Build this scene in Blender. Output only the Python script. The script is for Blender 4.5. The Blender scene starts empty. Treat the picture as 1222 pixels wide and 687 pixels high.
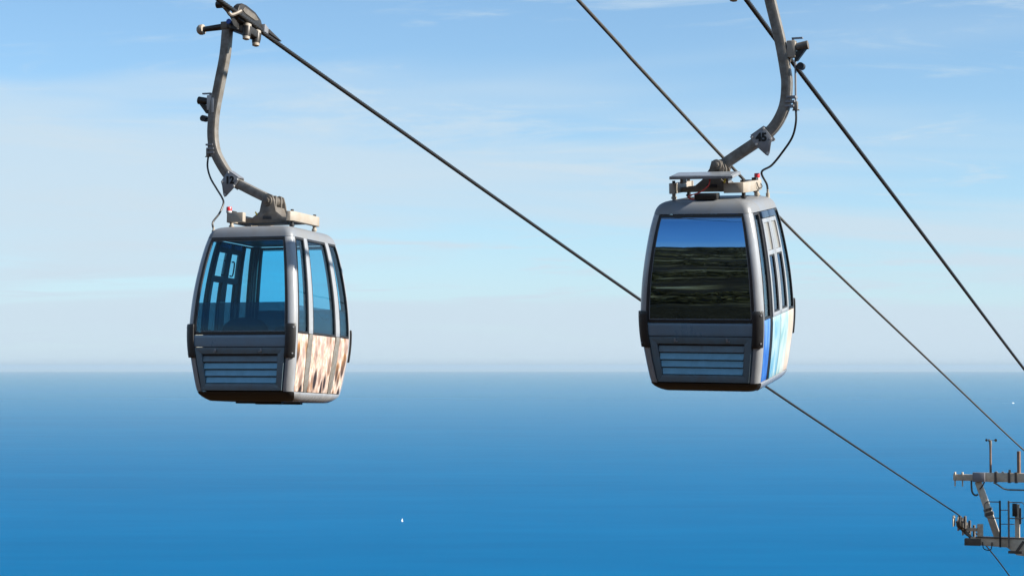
import bpy, bmesh, math, random
import numpy as np
from mathutils import Vector, Matrix

random.seed(7)
rng = np.random.default_rng(11)
scene = bpy.context.scene
col = scene.collection
EYE = 300.0                                    # camera height above the sea
R = math.radians

# ------------------------------------------------------------------ camera
cam_d = bpy.data.cameras.new('camera')
cam = bpy.data.objects.new('camera', cam_d)
col.objects.link(cam)
cam_d.sensor_width = 36.0
cam_d.sensor_fit = 'HORIZONTAL'
cam_d.lens = 2500.0 / 1222.0 * 36.0
cam_d.clip_start = 0.1
cam_d.clip_end = 4000000.0
cam.location = (0, 0, EYE)
cam.rotation_euler = (R(90) + math.atan(93.5 / 2500.0), 0, 0)
scene.camera = cam

# ------------------------------------------------------------------ light
SUN_AZ = R(-17.0)          # measured from +X (right of the picture) towards +Y (away)
SUN_EL = R(29.0)
SKY_STRENGTH = 0.075
scene.view_settings.view_transform = 'Standard'
scene.view_settings.look = 'None'
scene.view_settings.gamma = 1.0
scene.view_settings.use_curve_mapping = False
scene.view_settings.exposure = 1.0
scene.render.engine = 'CYCLES'
scene.cycles.use_denoising = True
scene.cycles.transparent_max_bounces = 40
scene.cycles.max_bounces = 12
scene.cycles.volume_bounces = 0

world = bpy.data.worlds.new('World')
scene.world = world
world.use_nodes = True
wn = world.node_tree
wn.nodes.clear()
def wnode(t, **k):
    n = wn.nodes.new(t)
    for a, b in k.items():
        setattr(n, a, b)
    return n
w_out = wnode('ShaderNodeOutputWorld')
w_bg = wnode('ShaderNodeBackground')
w_bg.inputs['Strength'].default_value = SKY_STRENGTH
sky = wnode('ShaderNodeTexSky', sky_type='NISHITA', sun_disc=False)
sky.sun_elevation = SUN_EL
sky.sun_rotation = R(90) - SUN_AZ
sky.altitude = 300
sky.air_density = 0.75
sky.dust_density = 0.2
sky.ozone_density = 1.4
# thin high cloud: streaks on a flat layer high above, seen in perspective
tc = wnode('ShaderNodeTexCoord')
sep = wnode('ShaderNodeSeparateXYZ')
wn.links.new(tc.outputs['Generated'], sep.inputs[0])
def wmath(op, a, b=None, clamp=False):
    n = wnode('ShaderNodeMath', operation=op, use_clamp=clamp)
    for i, v in enumerate((a, b)):
        if v is None:
            continue
        if isinstance(v, (int, float)):
            n.inputs[i].default_value = v
        else:
            wn.links.new(v, n.inputs[i])
    return n.outputs[0]
zc = wmath('MAXIMUM', sep.outputs[2], 0.0)
zd = wmath('ADD', zc, 0.06)
px = wmath('DIVIDE', sep.outputs[0], zd)
py = wmath('DIVIDE', sep.outputs[1], zd)
comb = wnode('ShaderNodeCombineXYZ')
wn.links.new(px, comb.inputs[0]); wn.links.new(py, comb.inputs[1])
def wnoise(scale, detail, rough, sx, sy, off, rot=0.0):
    mp = wnode('ShaderNodeMapping')
    mp.inputs['Scale'].default_value = (sx, sy, 1)
    mp.inputs['Location'].default_value = off
    mp.inputs['Rotation'].default_value = (0, 0, rot)
    wn.links.new(comb.outputs[0], mp.inputs['Vector'])
    nz = wnode('ShaderNodeTexNoise')
    nz.inputs['Scale'].default_value = scale
    nz.inputs['Detail'].default_value = detail
    nz.inputs['Roughness'].default_value = rough
    nz.inputs['Distortion'].default_value = 0.6
    wn.links.new(mp.outputs[0], nz.inputs['Vector'])
    return nz.outputs['Fac']
def wramp(v, lo, hi, a, b):
    n = wnode('ShaderNodeMapRange', interpolation_type='SMOOTHSTEP')
    n.inputs['From Min'].default_value = lo; n.inputs['From Max'].default_value = hi
    n.inputs['To Min'].default_value = a; n.inputs['To Max'].default_value = b
    wn.links.new(v, n.inputs['Value'])
    return n.outputs[0]
streak = wramp(wnoise(1.0, 8, 0.66, 1.15, 1.5, (38.61, 30.38, 0), 0.25), 0.50, 0.74, 0.0, 0.26)
veil = wramp(wnoise(0.35, 4, 0.5, 0.6, 1.0, (39.62, 23.2, 0)), 0.42, 0.60, 0.012, 0.25)
tau = wmath('ADD', wmath('DIVIDE', wmath('ADD', streak, veil), wmath('ADD', zc, 0.05)), wmath('DIVIDE', 0.0036, wmath('POWER', wmath('ADD', zc, 0.03), 2.0)))       # path through a thin layer, longer towards the horizon
cl = wmath('SUBTRACT', 1.0, wmath('POWER', 2.718, wmath('MULTIPLY', tau, -1.0)))
cloud_mix = wnode('ShaderNodeMix', data_type='RGBA')
cloud_mix.inputs['B'].default_value = (4.15, 5.05, 5.75, 1)
wn.links.new(cl, cloud_mix.inputs['Factor'])
sky_tint = wnode('ShaderNodeMix', data_type='RGBA', blend_type='MULTIPLY')     # clear-day white balance of the whole sky
sky_tint.inputs['Factor'].default_value = 1.0
sky_tint.inputs['B'].default_value = (0.75, 1.0, 1.10, 1)
wn.links.new(sky.outputs[0], sky_tint.inputs['A'])
wn.links.new(sky_tint.outputs['Result'], cloud_mix.inputs['A'])
wn.links.new(cloud_mix.outputs['Result'], w_bg.inputs['Color'])
wn.links.new(w_bg.outputs[0], w_out.inputs['Surface'])

sun_d = bpy.data.lights.new('sun', 'SUN')
sun_d.energy = 5.0
sun_d.angle = R(0.53)
sun_d.color = (1.0, 0.92, 0.81)
sun = bpy.data.objects.new('sun', sun_d)
col.objects.link(sun)
sdir = Vector((math.cos(SUN_EL) * math.cos(SUN_AZ), math.cos(SUN_EL) * math.sin(SUN_AZ), math.sin(SUN_EL)))
sun.rotation_euler = (-sdir).to_track_quat('-Z', 'Y').to_euler()
sun.location = (40, 0, EYE + 40)

# ------------------------------------------------------------------ materials
def mat(name, color, rough=0.5, metal=0.0, spec=0.5, noise=0.0, nscale=6.0, tint2=None, bump=0.0, bscale=60.0,
        coat=0.0, stretch=(1, 1, 1), rvar=0.0, streaks=0.0):
    m = bpy.data.materials.new(name)
    m.use_nodes = True
    nt = m.node_tree
    b = nt.nodes['Principled BSDF']
    b.inputs['Base Color'].default_value = (*color, 1)
    b.inputs['Roughness'].default_value = rough
    b.inputs['Metallic'].default_value = metal
    b.inputs['Specular IOR Level'].default_value = spec
    b.inputs['Coat Weight'].default_value = coat
    b.inputs['Coat Roughness'].default_value = 0.12
    if noise or bump or rvar:
        t = nt.nodes.new('ShaderNodeTexCoord')
        mp = nt.nodes.new('ShaderNodeMapping')
        mp.inputs['Scale'].default_value = stretch
        nt.links.new(t.outputs['Object'], mp.inputs['Vector'])
        nz = nt.nodes.new('ShaderNodeTexNoise')
        nz.inputs['Scale'].default_value = nscale
        nz.inputs['Detail'].default_value = 8
        nz.inputs['Roughness'].default_value = 0.65
        nt.links.new(mp.outputs[0], nz.inputs['Vector'])
        if noise:
            rp = nt.nodes.new('ShaderNodeMapRange')
            rp.inputs['From Min'].default_value = 0.38; rp.inputs['From Max'].default_value = 0.68
            rp.inputs['To Min'].default_value = 0.0; rp.inputs['To Max'].default_value = noise
            nt.links.new(nz.outputs['Fac'], rp.inputs['Value'])
            mx = nt.nodes.new('ShaderNodeMix'); mx.data_type = 'RGBA'
            mx.inputs['A'].default_value = (*color, 1)
            c2 = tint2 if tint2 else tuple(c * 0.45 for c in color)
            mx.inputs['B'].default_value = (*c2, 1)
            nt.links.new(rp.outputs[0], mx.inputs['Factor'])
            nt.links.new(mx.outputs['Result'], b.inputs['Base Color'])
        if rvar:
            rr = nt.nodes.new('ShaderNodeMapRange')
            rr.inputs['From Min'].default_value = 0.3; rr.inputs['From Max'].default_value = 0.7
            rr.inputs['To Min'].default_value = max(0.05, rough - rvar); rr.inputs['To Max'].default_value = min(1, rough + rvar)
            nt.links.new(nz.outputs['Fac'], rr.inputs['Value'])
            nt.links.new(rr.outputs[0], b.inputs['Roughness'])
        if bump:
            n2 = nt.nodes.new('ShaderNodeTexNoise')
            n2.inputs['Scale'].default_value = bscale
            n2.inputs['Detail'].default_value = 5
            nt.links.new(mp.outputs[0], n2.inputs['Vector'])
            bp = nt.nodes.new('ShaderNodeBump')
            bp.inputs['Strength'].default_value = bump
            bp.inputs['Distance'].default_value = 0.01
            nt.links.new(n2.outputs['Fac'], bp.inputs['Height'])
            nt.links.new(bp.outputs[0], b.inputs['Normal'])
    return m

def glass_mat(name, tint, refl_tint=(1, 1, 1), base_reflect=0.06, ior=1.5, opaque=0.0, body=(0.01, 0.02, 0.03)):
    """thin tinted pane: light passes straight through, the surface mirrors the surroundings by Fresnel"""
    m = bpy.data.materials.new(name)
    m.use_nodes = True
    nt = m.node_tree
    nt.nodes.clear()
    out = nt.nodes.new('ShaderNodeOutputMaterial')
    tr = nt.nodes.new('ShaderNodeBsdfTransparent'); tr.inputs['Color'].default_value = (*tint, 1)
    df = nt.nodes.new('ShaderNodeBsdfDiffuse'); df.inputs['Color'].default_value = (*body, 1)
    gl = nt.nodes.new('ShaderNodeBsdfGlossy'); gl.inputs['Color'].default_value = (*refl_tint, 1)
    gl.inputs['Roughness'].default_value = 0.012
    ru = nt.nodes.new('ShaderNodeMapRange'); ru.inputs['From Min'].default_value = 0.45; ru.inputs['From Max'].default_value = 0.75; ru.inputs['To Min'].default_value = 0.008; ru.inputs['To Max'].default_value = 0.018
    sm = nt.nodes.new('ShaderNodeTexNoise'); sm.inputs['Scale'].default_value = 5.0; sm.inputs['Detail'].default_value = 6
    nt.links.new(sm.outputs['Fac'], ru.inputs['Value']); nt.links.new(ru.outputs[0], gl.inputs['Roughness'])
    fr = nt.nodes.new('ShaderNodeFresnel'); fr.inputs['IOR'].default_value = ior
    ge = nt.nodes.new('ShaderNodeNewGeometry')                        # same reflectance on the pane's inner face
    im = nt.nodes.new('ShaderNodeMix'); im.data_type = 'FLOAT'
    im.inputs[2].default_value = ior; im.inputs[3].default_value = 1.0 / ior
    nt.links.new(ge.outputs['Backfacing'], im.inputs[0]); nt.links.new(im.outputs[0], fr.inputs['IOR'])
    ad = nt.nodes.new('ShaderNodeMath'); ad.operation = 'ADD'; ad.use_clamp = True
    ad.inputs[1].default_value = base_reflect
    nt.links.new(fr.outputs[0], ad.inputs[0])
    m1 = nt.nodes.new('ShaderNodeMixShader'); m1.inputs[0].default_value = opaque
    nt.links.new(tr.outputs[0], m1.inputs[1]); nt.links.new(df.outputs[0], m1.inputs[2])
    m2 = nt.nodes.new('ShaderNodeMixShader')
    nt.links.new(ad.outputs[0], m2.inputs[0])
    nt.links.new(m1.outputs[0], m2.inputs[1]); nt.links.new(gl.outputs[0], m2.inputs[2])
    # faint unevenness of toughened glass / acrylic
    t = nt.nodes.new('ShaderNodeTexCoord')
    nt.links.new(t.outputs['Object'], sm.inputs['Vector'])
    nz = nt.nodes.new('ShaderNodeTexNoise'); nz.inputs['Scale'].default_value = 2.2; nz.inputs['Detail'].default_value = 1
    nt.links.new(t.outputs['Object'], nz.inputs['Vector'])
    bp = nt.nodes.new('ShaderNodeBump'); bp.inputs['Strength'].default_value = 0.05; bp.inputs['Distance'].default_value = 0.02
    nt.links.new(nz.outputs['Fac'], bp.inputs['Height'])
    nt.links.new(bp.outputs[0], gl.inputs['Normal'])
    nt.links.new(m2.outputs[0], out.inputs['Surface'])
    return m

M = {}
M['silver'] = mat('silver_paint', (0.33, 0.35, 0.375), 0.28, 0.12, noise=0.6, nscale=6, tint2=(0.20, 0.205, 0.21), rvar=0.10, bump=0.03, coat=0.25, stretch=(1.6, 1.6, 0.4))
M['roof'] = mat('roof_paint', (0.22, 0.24, 0.265), 0.40, 0.15, noise=0.6, nscale=4, tint2=(0.19, 0.18, 0.16), rvar=0.12)
M['blue_grey'] = mat('blue_grey_paint', (0.15, 0.245, 0.335), 0.34, 0.1, noise=0.55, nscale=7, rvar=0.12, tint2=(0.15, 0.20, 0.25), coat=0.2, stretch=(1, 1, 0.5))
M['grey_frame'] = mat('grey_frame_paint', (0.12, 0.19, 0.24), 0.42, 0.1, noise=0.5, nscale=9, rvar=0.12, tint2=(0.12, 0.12, 0.12))
M['slat'] = mat('slat_paint', (0.17, 0.42, 0.60), 0.32, 0.05, noise=0.3, nscale=9)
M['pan'] = mat('underside_paint', (0.012, 0.013, 0.015), 0.5, 0.0, noise=0.5, nscale=8, tint2=(0.018, 0.019, 0.021))
M['rubber'] = mat('black_rubber', (0.012, 0.012, 0.013), 0.45, noise=0.4, nscale=20, tint2=(0.03, 0.03, 0.03))
M['galv'] = mat('weathered_steel', (0.225, 0.215, 0.195), 0.5, 0.2, noise=0.85, nscale=9, tint2=(0.105, 0.085, 0.062), bump=0.12, rvar=0.15)
M['bracket'] = mat('brown_grey_steel', (0.17, 0.155, 0.135), 0.55, 0.3, noise=0.7, nscale=9, tint2=(0.07, 0.055, 0.04), bump=0.1)
M['cream'] = mat('cream_paint', (0.34, 0.315, 0.275), 0.55, 0.0, noise=0.7, nscale=7, tint2=(0.30, 0.24, 0.17), bump=0.05)
M['zinc'] = mat('zinc_plate', (0.24, 0.25, 0.27), 0.42, 0.3, noise=0.4, nscale=14, rvar=0.12)
M['dark'] = mat('dark_steel', (0.028, 0.027, 0.026), 0.42, 0.4, noise=0.5, nscale=14, tint2=(0.07, 0.06, 0.05))
M['rope'] = mat('oiled_rope', (0.020, 0.019, 0.018), 0.42, 0.4, noise=0.5, nscale=30, tint2=(0.05, 0.048, 0.045))
M['comm'] = mat('cable_sheath', (0.045, 0.042, 0.036), 0.6, noise=0.5, nscale=8, tint2=(0.10, 0.09, 0.07))
M['red'] = mat('red_lens', (0.62, 0.015, 0.02), 0.3, coat=0.4)
M['redwire'] = mat('red_wire', (0.55, 0.05, 0.04), 0.5)
M['white'] = mat('white_paint', (0.50, 0.50, 0.49), 0.5, noise=0.3, nscale=10)
M['cell'] = mat('panel_face', (0.27, 0.29, 0.31), 0.28, 0.1, noise=0.4, nscale=8)
M['blue'] = mat('blue_plastic', (0.01, 0.08, 0.42), 0.4)
M['yellow'] = mat('yellow_sticker', (0.75, 0.55, 0.04), 0.5)
M['ink'] = mat('black_stencil', (0.01, 0.01, 0.01), 0.7)
M['seat'] = mat('seat_plastic', (0.05, 0.065, 0.08), 0.5, noise=0.3, nscale=8)
M['inner'] = mat('interior_lining', (0.035, 0.045, 0.055), 0.6, noise=0.3, nscale=8)
M['tower'] = mat('tower_paint', (0.70, 0.62, 0.48), 0.6, 0.1, noise=0.8, nscale=2.0, tint2=(0.30, 0.24, 0.17), bump=0.05)
M['tower_dark'] = mat('tower_grease', (0.085, 0.074, 0.062), 0.6, 0.2, noise=0.6, nscale=5, tint2=(0.16, 0.13, 0.10))
M['rust'] = mat('rusty_pipe', (0.22, 0.14, 0.10), 0.7, 0.1, noise=0.7, nscale=8, tint2=(0.10, 0.06, 0.04))
M['tower_box'] = mat('junction_box_paint', (0.24, 0.24, 0.26), 0.5, 0.2, noise=0.5, nscale=4)
M['header'] = mat('header_cover', (0.03, 0.055, 0.10), 0.22, 0.1, noise=0.3, nscale=8)
M['hole'] = mat('louver_backing', (0.02, 0.024, 0.03), 0.6)
M['glass_clear'] = glass_mat('blue_tinted_glass', (0.54, 0.86, 0.965), (0.75, 0.9, 1.0), 0.0, 1.35)
M['glass_side'] = glass_mat('side_tinted_glass', (0.76, 0.90, 0.95), (0.80, 0.92, 1.0), 0.0, 1.35)
M['glass_band'] = glass_mat('tint_band_film', (0.60, 0.64, 0.67), (0.8, 0.9, 1.0), 0.0, 1.2, 0.16, (0.01, 0.07, 0.12))
M['glass_band_end'] = glass_mat('dark_band_film', (0.50, 0.58, 0.62), (0.8, 0.9, 1.0), 0.0, 1.2, 0.42, (0.006, 0.045, 0.085))
M['glass_mirror'] = glass_mat('mirror_film_glass', (0.04, 0.07, 0.09), (0.21, 0.48, 0.84), 0.62, 1.5)
M['glass_door'] = glass_mat('smoked_door_glass', (0.30, 0.38, 0.44), (0.75, 0.85, 1.0), 0.06, 1.5)
M['glass_pale'] = glass_mat('pale_door_glass', (0.84, 0.93, 0.95), (0.9, 0.95, 1.0), 0.0, 1.35)
M['glass_frost'] = glass_mat('scuffed_acrylic', (0.55, 0.58, 0.58), (1, 1, 1), 0.05, 1.45, 0.7, (0.34, 0.34, 0.32))

def feather_mat():
    m = bpy.data.materials.new('feather_print'); m.use_nodes = True
    nt = m.node_tree; b = nt.nodes['Principled BSDF']; b.inputs['Roughness'].default_value = 0.42
    t = nt.nodes.new('ShaderNodeTexCoord')
    def nd(x): return nt.nodes.new(x)
    mp = nd('ShaderNodeMapping'); mp.inputs['Scale'].default_value = (0, 13.5, 4.6)
    mp.inputs['Rotation'].default_value = (R(18), 0, 0)
    nt.links.new(t.outputs['Object'], mp.inputs['Vector'])
    nz = nd('ShaderNodeTexNoise'); nz.inputs['Scale'].default_value = 0.55; nz.inputs['Detail'].default_value = 3
    nt.links.new(mp.outputs[0], nz.inputs['Vector'])
    mxv = nd('ShaderNodeMix'); mxv.data_type = 'VECTOR'; mxv.inputs['Factor'].default_value = 0.22
    nt.links.new(mp.outputs[0], mxv.inputs[4]); nt.links.new(nz.outputs['Color'], mxv.inputs[5])
    sc = nd('ShaderNodeVectorMath'); sc.operation = 'SCALE'; sc.inputs['Scale'].default_value = 1.0
    nt.links.new(mxv.outputs[1], sc.inputs[0])
    vo = nd('ShaderNodeTexVoronoi'); vo.feature = 'F1'; vo.inputs['Scale'].default_value = 1.0
    nt.links.new(sc.outputs[0], vo.inputs['Vector'])
    wn_ = nd('ShaderNodeTexWhiteNoise'); wn_.noise_dimensions = '3D'
    nt.links.new(vo.outputs['Position'], wn_.inputs['Vector'])
    sx = nd('ShaderNodeSeparateXYZ'); nt.links.new(t.outputs['Object'], sx.inputs[0])
    zz = nd('ShaderNodeMapRange'); zz.inputs['From Min'].default_value = 0.75; zz.inputs['From Max'].default_value = 0.12
    zz.inputs['To Min'].default_value = 0.20; zz.inputs['To Max'].default_value = -0.36
    nt.links.new(sx.outputs[2], zz.inputs['Value'])
    ad = nd('ShaderNodeMath'); ad.operation = 'ADD'
    nt.links.new(wn_.outputs['Value'], ad.inputs[0]); nt.links.new(zz.outputs[0], ad.inputs[1])
    c2 = nd('ShaderNodeValToRGB'); e = c2.color_ramp.elements          # colour of each feather's heart
    e[0].position = 0.02; e[0].color = (0.030, 0.020, 0.016, 1)
    e[1].position = 0.95; e[1].color = (0.42, 0.31, 0.28, 1)
    for p, c in ((0.13, (0.11, 0.065, 0.04, 1)), (0.24, (0.34, 0.17, 0.05, 1)), (0.36, (0.24, 0.16, 0.12, 1)), (0.60, (0.34, 0.25, 0.215, 1))):
        q = e.new(p); q.color = c
    nt.links.new(ad.outputs[0], c2.inputs[0])
    ed = nd('ShaderNodeMapRange'); ed.interpolation_type = 'SMOOTHSTEP'
    ed.inputs['From Min'].default_value = 0.30; ed.inputs['From Max'].default_value = 0.62
    nt.links.new(vo.outputs['Distance'], ed.inputs['Value'])
    n2 = nd('ShaderNodeTexNoise'); n2.inputs['Scale'].default_value = 3.0; n2.inputs['Detail'].default_value = 4
    nt.links.new(mp.outputs[0], n2.inputs['Vector'])
    c3 = nd('ShaderNodeValToRGB'); e = c3.color_ramp.elements
    e[0].position = 0.35; e[0].color = (0.486, 0.339, 0.251, 1)
    e[1].position = 0.60; e[1].color = (0.650, 0.576, 0.531, 1)
    nt.links.new(n2.outputs['Fac'], c3.inputs[0])
    mx = nd('ShaderNodeMix'); mx.data_type = 'RGBA'
    nt.links.new(ed.outputs[0], mx.inputs['Factor'])
    nt.links.new(c2.outputs[0], mx.inputs['A']); nt.links.new(c3.outputs[0], mx.inputs['B'])
    # fine barbs across every feather
    mp2 = nd('ShaderNodeMapping'); mp2.inputs['Scale'].default_value = (0, 70, 11); mp2.inputs['Rotation'].default_value = (R(24), 0, 0)
    nt.links.new(t.outputs['Object'], mp2.inputs['Vector'])
    n3 = nd('ShaderNodeTexNoise'); n3.inputs['Scale'].default_value = 1.0; n3.inputs['Detail'].default_value = 5; n3.inputs['Distortion'].default_value = 0.5
    nt.links.new(mp2.outputs[0], n3.inputs['Vector'])
    c4 = nd('ShaderNodeValToRGB'); e = c4.color_ramp.elements
    e[0].position = 0.34; e[0].color = (0.42, 0.33, 0.26, 1)
    e[1].position = 0.62; e[1].color = (1.12, 1.08, 1.05, 1)
    nt.links.new(n3.outputs['Fac'], c4.inputs[0])
    m4 = nd('ShaderNodeMix'); m4.data_type = 'RGBA'; m4.blend_type = 'MULTIPLY'; m4.inputs['Factor'].default_value = 0.7
    nt.links.new(mx.outputs['Result'], m4.inputs['A']); nt.links.new(c4.outputs[0], m4.inputs['B'])
    nt.links.new(m4.outputs['Result'], b.inputs['Base Color'])
    return m
M['feather'] = feather_mat()

def wash_mat(name, c1, c2, c3, scale):
    m = bpy.data.materials.new(name); m.use_nodes = True
    nt = m.node_tree; b = nt.nodes['Principled BSDF']; b.inputs['Roughness'].default_value = 0.42
    t = nt.nodes.new('ShaderNodeTexCoord')
    mp = nt.nodes.new('ShaderNodeMapping'); mp.inputs['Scale'].default_value = (0, 2.5, 1.0)
    mp.inputs['Rotation'].default_value = (R(25), 0, 0)
    nt.links.new(t.outputs['Object'], mp.inputs['Vector'])
    nz = nt.nodes.new('ShaderNodeTexNoise'); nz.inputs['Scale'].default_value = scale; nz.inputs['Detail'].default_value = 5
    nz.inputs['Distortion'].default_value = 0.8
    nt.links.new(mp.outputs[0], nz.inputs['Vector'])
    cr = nt.nodes.new('ShaderNodeValToRGB'); e = cr.color_ramp.elements
    e[0].position = 0.34; e[0].color = (*c1, 1)
    e[1].position = 0.66; e[1].color = (*c3, 1)
    q = e.new(0.5); q.color = (*c2, 1)
    nt.links.new(nz.outputs['Fac'], cr.inputs[0])
    nt.links.new(cr.outputs[0], b.inputs['Base Color'])
    return m
M['print_blue'] = wash_mat('blue_wash_print', (0.017, 0.081, 0.360), (0.035, 0.139, 0.418), (0.145, 0.290, 0.464), 2.0)
M['print_aqua'] = wash_mat('aqua_wash_print', (0.07, 0.24, 0.40), (0.20, 0.36, 0.43), (0.34, 0.44, 0.46), 2.4)
M['print_teal'] = wash_mat('pale_teal_wash_print', (0.18, 0.33, 0.37), (0.32, 0.43, 0.44), (0.46, 0.48, 0.45), 2.4)
M['print_peach'] = wash_mat('peach_wash_print', (0.40, 0.31, 0.25), (0.46, 0.39, 0.33), (0.50, 0.46, 0.42), 2.0)

# ------------------------------------------------------------------ mesh helpers
class MB:
    def __init__(s):
        s.v = []; s.f = []
    def add(s, vs, fs):
        o = len(s.v)
        s.v += [tuple(p) for p in vs]
        s.f += [tuple(i + o for i in f) for f in fs]
        return s
    def box(s, c, d, rot=None):
        hx, hy, hz = d[0] / 2, d[1] / 2, d[2] / 2
        vs = [Vector((x, y, z)) for x in (-hx, hx) for y in (-hy, hy) for z in (-hz, hz)]
        if rot is not None:
            vs = [rot @ p for p in vs]
        c = Vector(c)
        return s.add([p + c for p in vs], [(0, 1, 3, 2), (4, 6, 7, 5), (0, 4, 5, 1), (2, 3, 7, 6), (0, 2, 6, 4), (1, 5, 7, 3)])
    def loft(s, rings, closed=True, cap=True):
        n = len(rings[0]); vs = [p for r in rings for p in r]; fs = []
        for i in range(len(rings) - 1):
            for j in range(n if closed else n - 1):
                k = (j + 1) % n
                fs.append((i * n + j, i * n + k, (i + 1) * n + k, (i + 1) * n + j))
        if cap:
            fs.append(tuple(range(n))[::-1]); fs.append(tuple((len(rings) - 1) * n + j for j in range(n)))
        return s.add(vs, fs)
    def cyl(s, p0, p1, r0, r1=None, n=16):
        p0, p1 = Vector(p0), Vector(p1); r1 = r0 if r1 is None else r1
        d = (p1 - p0).normalized(); a = d.orthogonal().normalized(); b = d.cross(a)
        ring = lambda p, r: [p + (a * math.cos(2 * math.pi * i / n) + b * math.sin(2 * math.pi * i / n)) * r for i in range(n)]
        return s.loft([ring(p0, r0), ring(p1, r1)])
    def lathe(s, p0, axis, prof, n=20):
        """prof: (distance along axis, radius)"""
        p0 = Vector(p0); d = Vector(axis).normalized(); a = d.orthogonal().normalized(); b = d.cross(a)
        rings = [[p0 + d * h + (a * math.cos(2 * math.pi * i / n) + b * math.sin(2 * math.pi * i / n)) * r for i in range(n)] for h, r in prof]
        return s.loft(rings)
    def tube(s, path, r, n=8, cap=True):
        P = [Vector(p) for p in path]; rings = []; up = None
        for i, p in enumerate(P):
            d = (P[min(i + 1, len(P) - 1)] - P[max(i - 1, 0)]).normalized()
            if up is None:
                up = d.orthogonal().normalized()
            up = (up - d * up.dot(d)).normalized(); w = d.cross(up)
            rings.append([p + (up * math.cos(2 * math.pi * k / n) + w * math.sin(2 * math.pi * k / n)) * r for k in range(n)])
        return s.loft(rings, cap=cap)
    def prism(s, poly, fn, d0, d1):
        """poly of (p, q); fn(p, q, depth) -> point"""
        n = len(poly)
        vs = [fn(p, q, d0) for p, q in poly] + [fn(p, q, d1) for p, q in poly]
        fs = [tuple(range(n)), tuple(range(2 * n - 1, n - 1, -1))] + [(i, i + n, (i + 1) % n + n, (i + 1) % n) for i in range(n)]
        return s.add(vs, fs)
    def build(s, name, material, parent=None, smooth=38, bevel=0.0):
        me = bpy.data.meshes.new(name)
        me.from_pydata([tuple(p) for p in s.v], [], s.f)
        bm = bmesh.new(); bm.from_mesh(me)
        bmesh.ops.recalc_face_normals(bm, faces=bm.faces)
        if bevel:
            ed = [e for e in bm.edges if len(e.link_faces) == 2 and e.calc_face_angle(0) > R(30)]
            bmesh.ops.bevel(bm, geom=ed, offset=bevel, segments=2, profile=0.5, affect='EDGES', clamp_overlap=True)
        bm.to_mesh(me); bm.free()
        for p in me.polygons:
            p.use_smooth = True
        me.set_sharp_from_angle(angle=R(smooth))
        me.materials.append(material)
        o = bpy.data.objects.new(name, me)
        col.objects.link(o)
        if parent:
            o.parent = parent
        return o

def catmull(pts, n=8):
    P = [Vector(p) for p in pts]; out = []
    for i in range(len(P) - 1):
        p0 = P[max(i - 1, 0)]; p1 = P[i]; p2 = P[i + 1]; p3 = P[min(i + 2, len(P) - 1)]
        for k in range(n):
            t = k / n
            out.append(0.5 * ((2 * p1) + (p2 - p0) * t + (2 * p0 - 5 * p1 + 4 * p2 - p3) * t * t + (3 * p1 - p0 - 3 * p2 + p3) * t ** 3))
    out.append(P[-1])
    return out

def tag(o, label=None, cat=None, group=None, kind=None):
    if label: o['label'] = label
    if cat: o['category'] = cat
    if group: o['group'] = group
    if kind: o['kind'] = kind
    return o
def empty(name, loc, rz=0.0):
    o = bpy.data.objects.new(name, None); o.empty_display_size = 0.3
    col.objects.link(o); o.location = loc; o.rotation_euler = (0, 0, rz)
    return o

EU = Vector((0.934, -0.3573, 0)).normalized()     # across the line, towards the right
EV = Vector((0.3573, 0.934, 0)).normalized()      # along the line, downhill
LINE_ROT = math.atan2(EU.y, EU.x)

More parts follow.
